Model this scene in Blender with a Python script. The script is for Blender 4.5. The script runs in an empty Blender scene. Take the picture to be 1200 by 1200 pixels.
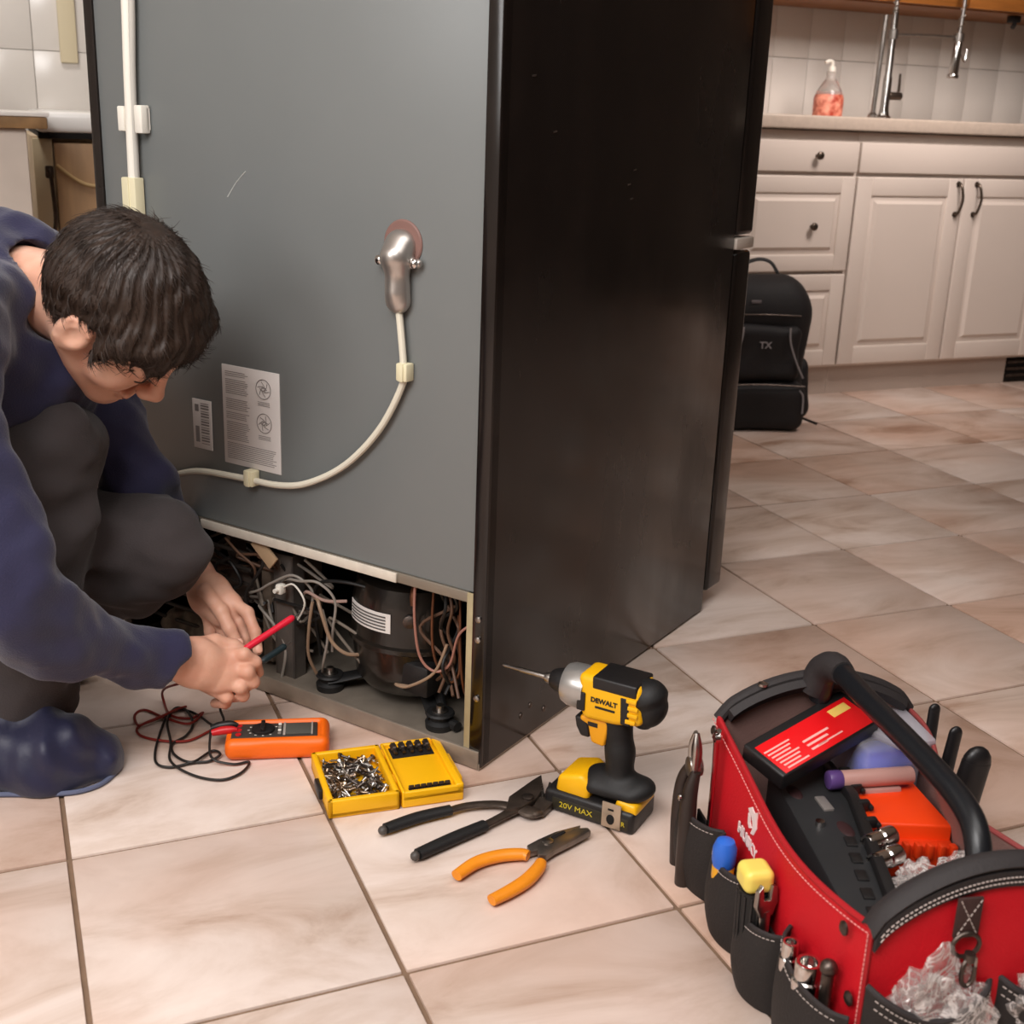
import bpy, bmesh, math, random
import numpy as np
from mathutils import Vector, Matrix, Euler
import openvdb as vdb
random.seed(7); rng = np.random.default_rng(7)
SC = bpy.context.scene; COL = SC.collection
PI = math.pi

# ------------------------------------------------------------------ camera
CAMP = Vector((-0.0165, -1.3825, 0.8771))
YAW, PIT, ROL, FPX = 0.405469, -0.312111, 0.036668, 1435.4
fwd = Vector((math.cos(PIT)*math.sin(YAW), math.cos(PIT)*math.cos(YAW), math.sin(PIT)))
rgt = Vector((math.cos(YAW), -math.sin(YAW), 0)); upv = rgt.cross(fwd)
camR = rgt*math.cos(ROL) + upv*math.sin(ROL); camU = camR.cross(fwd)
cam = bpy.data.objects.new('camera', bpy.data.cameras.new('camera')); COL.objects.link(cam)
cam.matrix_world = Matrix(((camR.x, camU.x, -fwd.x, CAMP.x), (camR.y, camU.y, -fwd.y, CAMP.y), (camR.z, camU.z, -fwd.z, CAMP.z), (0, 0, 0, 1)))
cam.data.sensor_width = 36; cam.data.lens = FPX/1200*36; cam.data.clip_start = .02; cam.data.clip_end = 50
cam.data.dof.use_dof = True; cam.data.dof.focus_distance = 1.75; cam.data.dof.aperture_fstop = 9
SC.camera = cam

def ray(x, y): return fwd + camR*((x-600)/FPX) - camU*((y-600)/FPX)
def W(x, y, d): return CAMP + ray(x, y)*d
def onz(x, y, z=0.):
    r = ray(x, y); return CAMP + r*((z-CAMP.z)/r.z)

# ------------------------------------------------------------------ world, lights, exposure
SC.view_settings.view_transform = 'Standard'; SC.view_settings.look = 'None'
SC.view_settings.exposure = 0.0; SC.view_settings.gamma = 1; SC.view_settings.use_curve_mapping = False
wd = bpy.data.worlds.new('world'); SC.world = wd; wd.use_nodes = True
wd.node_tree.nodes['Background'].inputs[0].default_value = (1, .9, .8, 1)
wd.node_tree.nodes['Background'].inputs[1].default_value = .3
def area(name, loc, target, size, power, col, sy=None):
    l = bpy.data.lights.new(name, 'AREA'); l.energy = power; l.color = col; l.shape = 'RECTANGLE'
    l.size = size; l.size_y = sy or size
    o = bpy.data.objects.new(name, l); COL.objects.link(o); o.location = loc
    o.rotation_euler = (Vector(target)-Vector(loc)).to_track_quat('-Z', 'Y').to_euler()
    return o
area('ceiling_lamp', (-.75, -1.25, 2.25), (.45, .05, .1), 1.2, 73, (1, .97, .96))
area('left_sheen_light', (-1.52, -.6, 1.3), (.6, .0, .7), .8, 15, (1, .99, .99))  # added light on the left for sheen on the fridge back; no window
area('corner_fill_light', (-.25, 1.62, 2.35), (.05, 2.1, .7), .45, 13, (1, .97, .94))  # added fill brightening the far left corner, no real fixture
area('front_fill_light', (.6, -1.0, 2.4), (.6, -.8, 0), 1.4, 24, (1, .97, .95))  # added camera-side fill just under the ceiling
kl = area('cabinet_fill_light', (2.6, 1.05, 1.95), (2.9, 2.5, .85), .6, 12.5, (1, .90, .85)); kl.data.spread = math.radians(115)  # added light, aimed to brighten the white cabinets and backsplash

# ------------------------------------------------------------------ materials
def lin(h):
    h = h.lstrip('#'); c = [int(h[i:i+2], 16)/255 for i in (0, 2, 4)]
    return tuple((x/12.92 if x <= .04045 else ((x+.055)/1.055)**2.4) for x in c)+(1,)
MATS = {}
def mat(name, col, rough=.5, metal=0., var=0., vs=8., bump=0., bs=60., spec=.5, coat=0., trans=0., alpha=1., col2=None, stretch=None, sss=0., bd=1., sheen=0., ior=1.45):
    if name in MATS: return MATS[name]
    m = bpy.data.materials.new(name); m.use_nodes = True; nt = m.node_tree; b = nt.nodes['Principled BSDF']
    I = b.inputs
    c1 = lin(col); I['Base Color'].default_value = c1; I['Roughness'].default_value = rough; I['Metallic'].default_value = metal
    I['Specular IOR Level'].default_value = spec; I['Coat Weight'].default_value = coat; I['Transmission Weight'].default_value = trans
    I['Alpha'].default_value = alpha; I['IOR'].default_value = ior; I['Sheen Weight'].default_value = sheen
    if sss: I['Subsurface Weight'].default_value = sss; I['Subsurface Radius'].default_value = (.01, .004, .002); I['Subsurface Scale'].default_value = 1
    tc = nt.nodes.new('ShaderNodeTexCoord'); vec = tc.outputs['Object']
    if stretch:
        mp = nt.nodes.new('ShaderNodeMapping'); mp.inputs['Scale'].default_value = stretch; nt.links.new(vec, mp.inputs[0]); vec = mp.outputs[0]
    if var or col2:
        n = nt.nodes.new('ShaderNodeTexNoise'); n.inputs['Scale'].default_value = vs; n.inputs['Detail'].default_value = 5; nt.links.new(vec, n.inputs['Vector'])
        r = nt.nodes.new('ShaderNodeValToRGB'); r.color_ramp.elements[0].position = .35; r.color_ramp.elements[1].position = .68
        a = c1; z = lin(col2) if col2 else c1
        f0 = 1-var; f1 = 1+var
        r.color_ramp.elements[0].color = (a[0]*f0, a[1]*f0, a[2]*f0, 1); r.color_ramp.elements[1].color = (min(1, z[0]*f1), min(1, z[1]*f1), min(1, z[2]*f1), 1)
        nt.links.new(n.outputs['Fac'], r.inputs[0]); nt.links.new(r.outputs[0], I['Base Color'])
    if bump:
        n2 = nt.nodes.new('ShaderNodeTexNoise'); n2.inputs['Scale'].default_value = bs; n2.inputs['Detail'].default_value = 4; nt.links.new(vec, n2.inputs['Vector'])
        bp = nt.nodes.new('ShaderNodeBump'); bp.inputs['Strength'].default_value = bump; bp.inputs['Distance'].default_value = .002*bd
        nt.links.new(n2.outputs['Fac'], bp.inputs['Height']); nt.links.new(bp.outputs[0], I['Normal'])
    MATS[name] = m; return m

M_black = mat('black_plastic', '#1c1a1a', .45, bump=.1, bs=300)
M_rubber = mat('black_rubber', '#161515', .6, bump=.15, bs=200)
M_dark = mat('dark_cavity_and_shade', '#120d0b', .9)
M_steel = mat('steel', '#a8a29c', .32, 1., var=.15, vs=40)
M_chrome = mat('chrome', '#cfcac6', .15, 1.)
M_dsteel = mat('dark_steel', '#5a504a', .42, .9, var=.25, vs=60, bump=.2, bs=150)
M_yellow = mat('yellow_plastic', '#f2b40c', .42, var=.04)
M_ydark = mat('yellow_orange_plastic', '#e9a013', .45)
M_orange = mat('orange_plastic', '#f26a10', .45, var=.04)
M_grip = mat('orange_grip', '#e98e1e', .4, var=.06, vs=30)
M_white = mat('white_plastic', '#e6e0d4', .45)
M_cream = mat('cream_plastic', '#d8cfae', .5)
M_red = mat('red_plastic', '#c01a20', .4)
M_print = mat('dark_print', '#4a4644', .7)
M_blue = mat('blue_plastic', '#2c66c8', .4)

# ------------------------------------------------------------------ mesh builder
def fitM(o, x=None, z=None):
    return Matrix.Translation(Vector(o))
def frame(o, x, y=None, z=None):
    """matrix with origin o, x axis x and z axis near z"""
    o = Vector(o); x = Vector(x).normalized()
    z = Vector(z) if z is not None else Vector((0, 0, 1))
    if y is not None:
        y = Vector(y); y = (y - x*y.dot(x)).normalized(); z = x.cross(y)
    else:
        if abs(z.normalized().dot(x)) > .999: z = Vector((0, 1, 0))
        y = z.cross(x).normalized(); z = x.cross(y)
    return Matrix(((x.x, y.x, z.x, o.x), (x.y, y.y, z.y, o.y), (x.z, y.z, z.z, o.z), (0, 0, 0, 1)))
def catmull(pts, n, closed=False):
    P = [Vector(p) for p in pts]
    if n <= 1 or len(P) < 3: return P
    out = []; L = len(P); rngs = range(L if closed else L-1)
    for i in rngs:
        if closed: a, b, c, d = P[(i-1) % L], P[i], P[(i+1) % L], P[(i+2) % L]
        else: a, b, c, d = P[max(i-1, 0)], P[i], P[i+1], P[min(i+2, L-1)]
        for k in range(n):
            t = k/n; out.append(.5*((2*b)+(c-a)*t+(2*a-5*b+4*c-d)*t*t+(3*b-a-3*c+d)*t**3))
    if not closed: out.append(P[-1])
    return out
class MB:
    def __init__(s): s.bm = bmesh.new()
    def merge(s, tb, M=None, mi=0):
        if M is not None: bmesh.ops.transform(tb, matrix=M, verts=tb.verts)
        for f in tb.faces: f.material_index = mi
        me = bpy.data.meshes.new('tmp'); tb.to_mesh(me); tb.free(); s.bm.from_mesh(me); bpy.data.meshes.remove(me)
        return s
    def box(s, c, sz, bev=0., seg=2, R=None, mi=0, M=None):
        tb = bmesh.new(); bmesh.ops.create_cube(tb, size=1)
        bmesh.ops.scale(tb, vec=Vector(sz), verts=tb.verts)
        if bev > 0: bmesh.ops.bevel(tb, geom=list(tb.edges), offset=min(bev, min(sz)*.49), segments=seg, affect='EDGES', profile=.5)
        T = Matrix.Translation(Vector(c))
        if R is not None: T = T @ Euler(R).to_matrix().to_4x4()
        if M is not None: T = M @ T
        return s.merge(tb, T, mi)
    def bx(s, lo, hi, bev=0., seg=2, mi=0, M=None):
        lo, hi = Vector(lo), Vector(hi); return s.box((lo+hi)/2, hi-lo, bev, seg, mi=mi, M=M)
    def cyl(s, p0, p1, r, r2=None, n=20, bev=0., mi=0):
        p0, p1 = Vector(p0), Vector(p1); h = (p1-p0).length
        tb = bmesh.new(); bmesh.ops.create_cone(tb, cap_ends=True, segments=n, radius1=r, radius2=r if r2 is None else r2, depth=h)
        if bev > 0:
            es = [e for e in tb.edges if abs(e.verts[0].co.z-e.verts[1].co.z) < 1e-7]
            bmesh.ops.bevel(tb, geom=es, offset=bev, segments=2, affect='EDGES', profile=.5)
        z = (p1-p0).normalized(); x = z.orthogonal()
        return s.merge(tb, frame((p0+p1)/2, x, y=z.cross(x)), mi)
    def sph(s, c, r, M=None, mi=0, n=16):
        tb = bmesh.new(); bmesh.ops.create_uvsphere(tb, u_segments=n, v_segments=max(6, n//2), radius=1)
        r = (r, r, r) if isinstance(r, (int, float)) else r
        T = Matrix.Translation(Vector(c)) @ Matrix.Diagonal((r[0], r[1], r[2], 1))
        if M is not None: T = M @ T
        return s.merge(tb, T, mi)
    def tube(s, pts, r, n=10, sm=6, closed=False, flat=1., up=None, mi=0, cap=True):
        k = len(pts); rr = r if isinstance(r, (list, tuple)) else [r]*k
        P = catmull(pts, sm, closed); m = len(P)
        if sm > 1 and k > 2:
            rr = [x.x for x in catmull([(q, 0, 0) for q in rr], sm, closed)]
        elif len(rr) != m: rr = [rr[0]]*m
        tb = bmesh.new(); rings = []; prev = None
        for i in range(m):
            if closed: t = (P[(i+1) % m]-P[i-1])
            else: t = P[min(i+1, m-1)]-P[max(i-1, 0)]
            t.normalize()
            if up is not None: nn = Vector(up) - t*Vector(up).dot(t)
            elif prev is None: nn = t.orthogonal()
            else: nn = prev - t*prev.dot(t)
            nn.normalize(); prev = nn; b = t.cross(nn)
            rings.append([tb.verts.new(P[i] + (nn*math.cos(a)*flat + b*math.sin(a))*rr[i]) for a in [2*PI*j/n for j in range(n)]])
        for i in range(m if closed else m-1):
            A, B = rings[i], rings[(i+1) % m]
            for j in range(n): tb.faces.new((A[j], A[(j+1) % n], B[(j+1) % n], B[j]))
        if cap and not closed:
            tb.faces.new(rings[0][::-1]); tb.faces.new(rings[-1])
        return s.merge(tb, None, mi)
    def prism(s, poly, h0, h1, bev=0., seg=2, M=None, mi=0):
        tb = bmesh.new(); v = [tb.verts.new((p[0], p[1], h0)) for p in poly]; f = tb.faces.new(v)
        r = bmesh.ops.extrude_face_region(tb, geom=[f]); nv = [g for g in r['geom'] if isinstance(g, bmesh.types.BMVert)]
        bmesh.ops.translate(tb, vec=(0, 0, h1-h0), verts=nv); bmesh.ops.recalc_face_normals(tb, faces=tb.faces)
        if bev > 0:
            es = [e for e in tb.edges if e.calc_face_angle(0) > .5]
            bmesh.ops.bevel(tb, geom=es, offset=bev, segments=seg, affect='EDGES', profile=.5, clamp_overlap=True)
        return s.merge(tb, M, mi)
    def lathe(s, prof, n=28, M=None, mi=0):
        tb = bmesh.new(); rings = []
        for (r, z) in prof:
            rings.append([tb.verts.new((max(r, 1e-5)*math.cos(2*PI*j/n), max(r, 1e-5)*math.sin(2*PI*j/n), z)) for j in range(n)])
        for A, B in zip(rings, rings[1:]):
            for j in range(n): tb.faces.new((A[j], A[(j+1) % n], B[(j+1) % n], B[j]))
        tb.faces.new(rings[0][::-1]); tb.faces.new(rings[-1]); bmesh.ops.recalc_face_normals(tb, faces=tb.faces)
        return s.merge(tb, M, mi)
    def sheet(s, fn, nu, nv, th=.002, mi=0, M=None):
        tb = bmesh.new(); g = [[Vector(fn(i/nu, j/nv)) for j in range(nv+1)] for i in range(nu+1)]
        def nrm(i, j):
            a = g[min(i+1, nu)][j]-g[max(i-1, 0)][j]; b = g[i][min(j+1, nv)]-g[i][max(j-1, 0)]
            c = a.cross(b); return c.normalized() if c.length > 1e-12 else Vector((0, 0, 1))
        A = [[tb.verts.new(g[i][j]+nrm(i, j)*th/2) for j in range(nv+1)] for i in range(nu+1)]
        B = [[tb.verts.new(g[i][j]-nrm(i, j)*th/2) for j in range(nv+1)] for i in range(nu+1)]
        for i in range(nu):
            for j in range(nv):
                tb.faces.new((A[i][j], A[i+1][j], A[i+1][j+1], A[i][j+1])); tb.faces.new((B[i][j], B[i][j+1], B[i+1][j+1], B[i+1][j]))
        for i in range(nu):
            tb.faces.new((A[i][0], B[i][0], B[i+1][0], A[i+1][0])); tb.faces.new((A[i][nv], A[i+1][nv], B[i+1][nv], B[i][nv]))
        for j in range(nv):
            tb.faces.new((A[0][j], A[0][j+1], B[0][j+1], B[0][j])); tb.faces.new((A[nu][j], B[nu][j], B[nu][j+1], A[nu][j+1]))
        return s.merge(tb, M, mi)
    def mesh(s, name, mats, angle=35):
        me = bpy.data.meshes.new(name); bmesh.ops.recalc_face_normals(s.bm, faces=s.bm.faces); s.bm.to_mesh(me); s.bm.free()
        for m in (mats if isinstance(mats, (list, tuple)) else [mats]): me.materials.append(m)
        for p in me.polygons: p.use_smooth = True
        me.set_sharp_from_angle(angle=math.radians(angle))
        return me
    def build(s, name, mats, parent=None, angle=35, M=None, kind=None, label=None):
        return link(name, s.mesh(name, mats, angle), parent, M, kind, label)
def link(name, me, parent=None, M=None, kind=None, label=None):
    o = bpy.data.objects.new(name, me); COL.objects.link(o)
    if parent is not None: o.parent = parent
    if M is not None:
        if parent is not None: o.matrix_basis = M
        else: o.matrix_world = M
    if kind: o['kind'] = kind
    if label: o['label'] = label
    return o
def thing(name, label, cat, M=None, group=None):
    o = bpy.data.objects.new(name, None); COL.objects.link(o); o.empty_display_size = .02
    if M is not None: o.matrix_world = M
    return tag(o, label, cat, group)
def tag(o, label, cat, group=None):
    o['label'] = label; o['category'] = cat
    if group: o['group'] = group
    return o
def copytree(o, M, label=None, group=None):
    c = o.copy(); COL.objects.link(c); c.matrix_world = M
    if label: c['label'] = label
    if group: c['group'] = group
    def rec(src, dst):
        for ch in list(src.children):
            d = ch.copy(); COL.objects.link(d); d.parent = dst; d.matrix_basis = ch.matrix_basis.copy(); rec(ch, d)
    rec(o, c); return c
def text_mb(mb, s, size, M, ext=.0004, mi=0, xs=1., bold=0.):
    cu = bpy.data.curves.new('t', 'FONT'); cu.body = s; cu.size = size; cu.extrude = ext; cu.align_x = 'CENTER'; cu.align_y = 'CENTER'; cu.resolution_u = 3; cu.offset = bold
    ob = bpy.data.objects.new('t', cu); COL.objects.link(ob)
    dg = bpy.context.evaluated_depsgraph_get(); me = bpy.data.meshes.new_from_object(ob.evaluated_get(dg))
    tb = bmesh.new(); tb.from_mesh(me); bpy.data.objects.remove(ob); bpy.data.meshes.remove(me); bpy.data.curves.remove(cu)
    mb.merge(tb, M @ Matrix.Diagonal((xs, 1, 1, 1)), mi)

# ------------------------------------------------------------------ signed distance modelling
class SDF:
    def __init__(s, h): s.h = h; s.pr = []
    def cap(s, a, b, ra, rb=None, k=.01, sub=False, flat=None):
        """tapered capsule; flat=(axis, factor) thins it along axis"""
        a, b = np.array(a, float), np.array(b, float); rb = ra if rb is None else rb
        if flat is not None:
            ax = np.array(flat[0], float); ax /= np.linalg.norm(ax); fc = flat[1]
        def f(P):
            ab = b-a; L2 = max((ab*ab).sum(), 1e-12); q = P-a; t = np.clip((q@ab)/L2, 0, 1)
            d = q-t[..., None]*ab
            if flat is not None: d = d + ax*((d@ax)*(1/fc-1))[..., None]
            return np.sqrt((d*d).sum(-1))-(ra+(rb-ra)*t)
        r = max(ra, rb); s.pr.append((f, np.minimum(a, b)-r, np.maximum(a, b)+r, k, sub)); return s
    def ell(s, c, r, R=None, k=.01, sub=False):
        c = np.array(c, float); r = np.array(r, float); Rm = np.eye(3) if R is None else np.array(R, float)
        def f(P):
            q = (P-c)@Rm; k0 = np.sqrt(((q/r)**2).sum(-1)); k1 = np.sqrt(((q/(r*r))**2).sum(-1))+1e-9
            return k0*(k0-1)/k1
        m = r.max(); s.pr.append((f, c-m, c+m, k, sub)); return s
    def fn(s, f, lo, hi, k=.005, sub=False): s.pr.append((f, np.array(lo, float), np.array(hi, float), k, sub)); return s
    def mesh(s, name, mats, disp=None, smooth=1, origin=(0, 0, 0)):
        h = s.h; A = [p for p in s.pr if not p[4]]
        lo = np.min([p[1] for p in A], 0)-4*h; hi = np.max([p[2] for p in A], 0)+4*h
        n = np.ceil((hi-lo)/h).astype(int)+1
        ax = [lo[i]+h*np.arange(n[i]) for i in range(3)]
        D = np.full(n, 1.0, np.float32)
        for f, a, b, k, sub in s.pr:
            m = k+3*h
            i0 = np.clip(np.floor((a-m-lo)/h).astype(int), 0, n-1); i1 = np.clip(np.ceil((b+m-lo)/h).astype(int)+1, 1, n)
            if (i1 <= i0).any(): continue
            X = np.stack(np.meshgrid(ax[0][i0[0]:i1[0]], ax[1][i0[1]:i1[1]], ax[2][i0[2]:i1[2]], indexing='ij'), -1)
            v = f(X).astype(np.float32); sl = (slice(i0[0], i1[0]), slice(i0[1], i1[1]), slice(i0[2], i1[2])); d = D[sl]
            if sub:
                v = -v; hh = np.clip(.5-.5*(v-d)/k, 0, 1); hh = np.clip(.5+.5*(v-d)/k, 0, 1); D[sl] = d+(v-d)*hh+k*hh*(1-hh)
            else:
                hh = np.clip(.5+.5*(v-d)/k, 0, 1); D[sl] = v+(d-v)*hh-k*hh*(1-hh)
                D[sl] = np.where(d > .9, v, D[sl])
        if disp is not None:
            near = np.abs(D) < 4*h; I = np.argwhere(near); Pn = lo+I*h; D[near] = D[near]+disp(Pn).astype(np.float32)
        D = np.clip(D, -3*h, 3*h)
        g = vdb.FloatGrid(3*h); g.copyFromArray(D, tolerance=0)
        pts, quads = g.convertToPolygons(isovalue=0.) if len(g.convertToPolygons(isovalue=0.)) == 2 else g.convertToPolygons(isovalue=0.)[::2]
        pts = np.array(pts); quads = np.array(quads); ok = ((pts > -1) & (pts < n+1)).all(1); idx = np.cumsum(ok)-1
        quads = idx[quads[ok[quads].all(1)]]; pts = pts[ok]*h+lo-np.array(origin, float)
        me = bpy.data.meshes.new(name); me.from_pydata(pts.tolist(), [], np.array(quads)[:, ::-1].tolist())
        for m_ in (mats if isinstance(mats, (list, tuple)) else [mats]): me.materials.append(m_)
        me.polygons.foreach_set('use_smooth', [True]*len(me.polygons)); me.update()
        bm = bmesh.new(); bm.from_mesh(me)
        for _ in range(smooth): bmesh.ops.smooth_vert(bm, verts=bm.verts, factor=.5, use_axis_x=True, use_axis_y=True, use_axis_z=True)
        bmesh.ops.recalc_face_normals(bm, faces=bm.faces); bm.to_mesh(me); bm.free()
        return me
def folds(seed, freqs, amps, dirs=None):
    r = np.random.default_rng(seed); T = []
    for f, a in zip(freqs, amps):
        for k in range(4):
            d = r.normal(size=3) if dirs is None else np.array(dirs)+r.normal(size=3)*.45
            d /= np.linalg.norm(d); T.append((d*f*(.7+.6*r.random()), r.random()*6.28, a/2, r.normal(size=3)*f*.35, r.random()*6))
    def g(P):
        o = 0
        for d, ph, a, e, p2 in T: o = o+a*np.sin(P@d+ph+1.3*np.sin(P@e+p2))
        return o
    return g

# ================================================================== ROOM
XL = [-1.6, -1.33, -.995, -.66, -.325, .009, .328, .663, 1.0, 1.338, 1.656, 1.983, 2.328, 2.686, 3.046, 3.40, 3.73, 4.06]
YL = [-1.335, -1.0, -.67, -.336, .001, .33, .665, .993, 1.342, 1.69, 2.05]
def tile_material():
    m = bpy.data.materials.new('floor_tile_ceramic'); m.use_nodes = True; nt = m.node_tree; N = nt.nodes; L = nt.links; b = N['Principled BSDF']
    g = N.new('ShaderNodeNewGeometry'); oi = N.new('ShaderNodeObjectInfo')
    ml = N.new('ShaderNodeVectorMath'); ml.operation = 'MULTIPLY_ADD'; L.new(oi.outputs['Random'], ml.inputs[0]); ml.inputs[1].default_value = (37, 19, 11); L.new(g.outputs['Position'], ml.inputs[2])
    mp = N.new('ShaderNodeMapping'); mp.inputs['Scale'].default_value = (2.6, 6, 1); mp.inputs['Rotation'].default_value = (0, 0, .35); L.new(ml.outputs[0], mp.inputs[0])
    n1 = N.new('ShaderNodeTexNoise'); n1.inputs['Scale'].default_value = 1; n1.inputs['Detail'].default_value = 7; n1.inputs['Roughness'].default_value = .62; n1.inputs['Distortion'].default_value = 1.1; L.new(mp.outputs[0], n1.inputs['Vector'])
    r1 = N.new('ShaderNodeValToRGB'); E = r1.color_ramp.elements
    E[0].position = .28; E[0].color = lin('#a88a76'); E[1].position = .72; E[1].color = lin('#e7d7cd')
    e = E.new(.43); e.color = lin('#ceb9ab'); e = E.new(.55); e.color = lin('#dccabf')
    L.new(n1.outputs['Fac'], r1.inputs[0])
    n2 = N.new('ShaderNodeTexNoise'); n2.inputs['Scale'].default_value = 2.2; n2.inputs['Detail'].default_value = 3; L.new(ml.outputs[0], n2.inputs['Vector'])
    mx = N.new('ShaderNodeMix'); mx.data_type = 'RGBA'; mx.blend_type = 'MULTIPLY'; r2 = N.new('ShaderNodeValToRGB')
    r2.color_ramp.elements[0].position = .35; r2.color_ramp.elements[0].color = lin('#f0ddd2'); r2.color_ramp.elements[1].position = .6; r2.color_ramp.elements[1].color = (1, 1, 1, 1)
    hs = N.new('ShaderNodeHueSaturation'); mr = N.new('ShaderNodeMapRange'); mr.inputs[3].default_value = .86; mr.inputs[4].default_value = 1.06; L.new(oi.outputs['Random'], mr.inputs[0]); L.new(mr.outputs[0], hs.inputs['Value'])
    L.new(n2.outputs['Fac'], r2.inputs[0]); mx.inputs[0].default_value = 1; L.new(r1.outputs[0], mx.inputs[6]); L.new(r2.outputs[0], mx.inputs[7])
    L.new(mx.outputs[2], hs.inputs['Color']); L.new(hs.outputs[0], b.inputs['Base Color']); b.inputs['Roughness'].default_value = .42; b.inputs['Specular IOR Level'].default_value = .35
    bp = N.new('ShaderNodeBump'); bp.inputs['Strength'].default_value = .25; bp.inputs['Distance'].default_value = .002; L.new(n1.outputs['Fac'], bp.inputs['Height']); L.new(bp.outputs[0], b.inputs['Normal'])
    return m
M_tile = tile_material(); M_grout = mat('grout', '#7d6450', .9, var=.12, vs=30)
fl = MB(); fl.bx((-1.6, -2.7, -.04), (4.4, 2.65, -.0035)); floor = fl.build('floor', M_grout, kind='structure')
t0 = MB(); t0.box((0, 0, -.004), (1, 1, .008)); 
tm = {}
def tile_mesh(w, d):
    k = (round(w, 3), round(d, 3))
    if k not in tm:
        b = MB(); b.box((0, 0, -.004), (w-.006, d-.006, .008), .0016, 2); tm[k] = b.mesh('floor_tile', M_tile)
    return tm[k]
for i in range(len(XL)-1):
    for j in range(len(YL)-1):
        o = link('floor_tile', tile_mesh(XL[i+1]-XL[i], YL[j+1]-YL[j]), floor)
        o.location = ((XL[i]+XL[i+1])/2, (YL[j]+YL[j+1])/2, 0)
M_wall = mat('painted_wall', '#cac4bc', .8, bump=.1, bs=80)
M_wallr = mat('taupe_wall', '#5f5349', .8, bump=.1, bs=80)  # unseen walls, coloured dark so the fridge side reflects dark
M_ceil = mat('ceiling_paint', '#d8d2ca', .9)
def wallbox(name, lo, hi, m=M_wall):
    b = MB(); b.bx(lo, hi); return b.build(name, m, kind='structure')
wb = wallbox('wall_back', (-1.6, 2.61, 0), (4.4, 2.7, 2.45))
wallbox('wall_left', (-1.7, -2.7, 0), (-1.6, 2.7, 2.45)); wallbox('wall_right', (4.4, -2.7, 0), (4.5, 2.7, 2.45), M_wallr)
wallbox('wall_front', (-1.6, -2.8, 0), (4.4, -2.7, 2.45), M_wallr); wallbox('ceiling', (-1.7, -2.8, 2.45), (4.5, 2.7, 2.5), M_ceil)
M_splash = mat('glazed_wall_tile', '#dcd5cd', .22, var=.02, spec=.6)
bs = MB(); bs.box((0, 0, 0), (.1485, .012, .1985), .0012, 2); bsm = bs.mesh('wall_tile', M_splash)
for x0, nx, z0, nz in ((2.2, 12, .915, 2), (-.45, 7, .81, 6)):
    for i in range(nx):
        for j in range(nz):
            o = link('wall_tile', bsm, wb); o.location = (x0+.15*(i+.5), 2.605, z0+.2*(j+.5))
b = MB(); b.bx((.222, 2.585, .98), (.27, 2.6, 1.7), .003); b.build('trim_1', mat('cream_trim', '#d6c8a8', .5), kind='structure')

# ================================================================== KITCHEN CABINETS (right)
M_cab = mat('white_cabinet_foil', '#d9cbc0', .42, var=.02, vs=3)
M_pewter = mat('pewter_handle', '#5c5148', .35, .9)
def shaker(parent, name, x0, x1, z0, z1, y, frame_w=.055, handle=None):
    d = MB(); cx, cz = (x0+x1)/2, (z0+z1)/2
    fw = frame_w
    d.bx((x0, y+.006, z0), (x1, y+.018, z1), .0015)
    for lo, hi in (((x0, y, z0), (x0+fw, y+.016, z1)), ((x1-fw, y, z0), (x1, y+.016, z1)), ((x0+fw-.002, y, z0), (x1-fw+.002, y+.016, z0+fw)), ((x0+fw-.002, y, z1-fw), (x1-fw+.002, y+.016, z1))):
        d.bx(lo, hi, .005, 3)
    dd = d.build(name, M_cab, parent)
    p = MB(); a = fw+.006; tb = bmesh.new()
    o_ = [(x0+a, z0+a), (x1-a, z0+a), (x1-a, z1-a), (x0+a, z1-a)]; g = .018
    i_ = [(x0+a+g, z0+a+g), (x1-a-g, z0+a+g), (x1-a-g, z1-a-g), (x0+a+g, z1-a-g)]
    V0 = [tb.verts.new((q[0], y+.0135, q[1])) for q in o_]; V1 = [tb.verts.new((q[0], y-.003, q[1])) for q in i_]; V2 = [tb.verts.new((q[0], y+.017, q[1])) for q in o_]
    for k in range(4):
        tb.faces.new((V0[k], V0[(k+1) % 4], V1[(k+1) % 4], V1[k])); tb.faces.new((V2[k], V2[(k+1) % 4], V0[(k+1) % 4], V0[k]))
    tb.faces.new(V1); tb.faces.new(V2[::-1])
    bmesh.ops.bevel(tb, geom=[e for e in tb.edges if e.calc_face_angle(0) > .2], offset=.002, segments=2, affect='EDGES')
    p.merge(tb); p.build('raised_panel', M_cab, dd)
    return dd
def knob(parent, x, y, z):
    k = MB(); k.lathe([(.004, 0), (.004, .012), (.009, .016), (.013, .02), (.012, .026), (.006, .03)], 20, frame((x, y, z), (1, 0, 0), z=(0, -1, 0))); k.build('knob', M_pewter, parent)
def pull(parent, x, y, z0, z1):
    k = MB(); k.tube([(x, y, z0), (x, y-.018, z0+.006), (x+.004, y-.028, (z0+z1)/2), (x, y-.018, z1-.006), (x, y, z1)], [.006, .005, .0045, .005, .006], 10, 6)
    k.cyl((x, y, z0), (x, y-.004, z0), .009, n=14); k.cyl((x, y, z1), (x, y-.004, z1), .009, n=14); k.build('handle', M_pewter, parent)
yc = 2.0
def carcass(t, x0, x1, toe=True):
    c = MB(); c.bx((x0, yc+.018, .1), (x1, 2.59, .868), .001); c.build('cabinet_body', M_cab, t)
    c = MB(); c.bx((x0, yc+.045, 0), (x1, yc+.06, .1)); c.build('toe_kick', mat('toe_kick_board', '#b6a599', .5), t)
dr = thing('drawer_cabinet', 'white drawer cabinet with round knobs behind the black backpack', 'cabinet')
carcass(dr, 2.16, 2.618)
d1 = MB(); d1.bx((2.163, yc, .742), (2.614, yc+.018, .838), .004); d1 = d1.build('drawer', M_cab, dr); knob(d1, 2.447, yc, .793)
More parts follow.
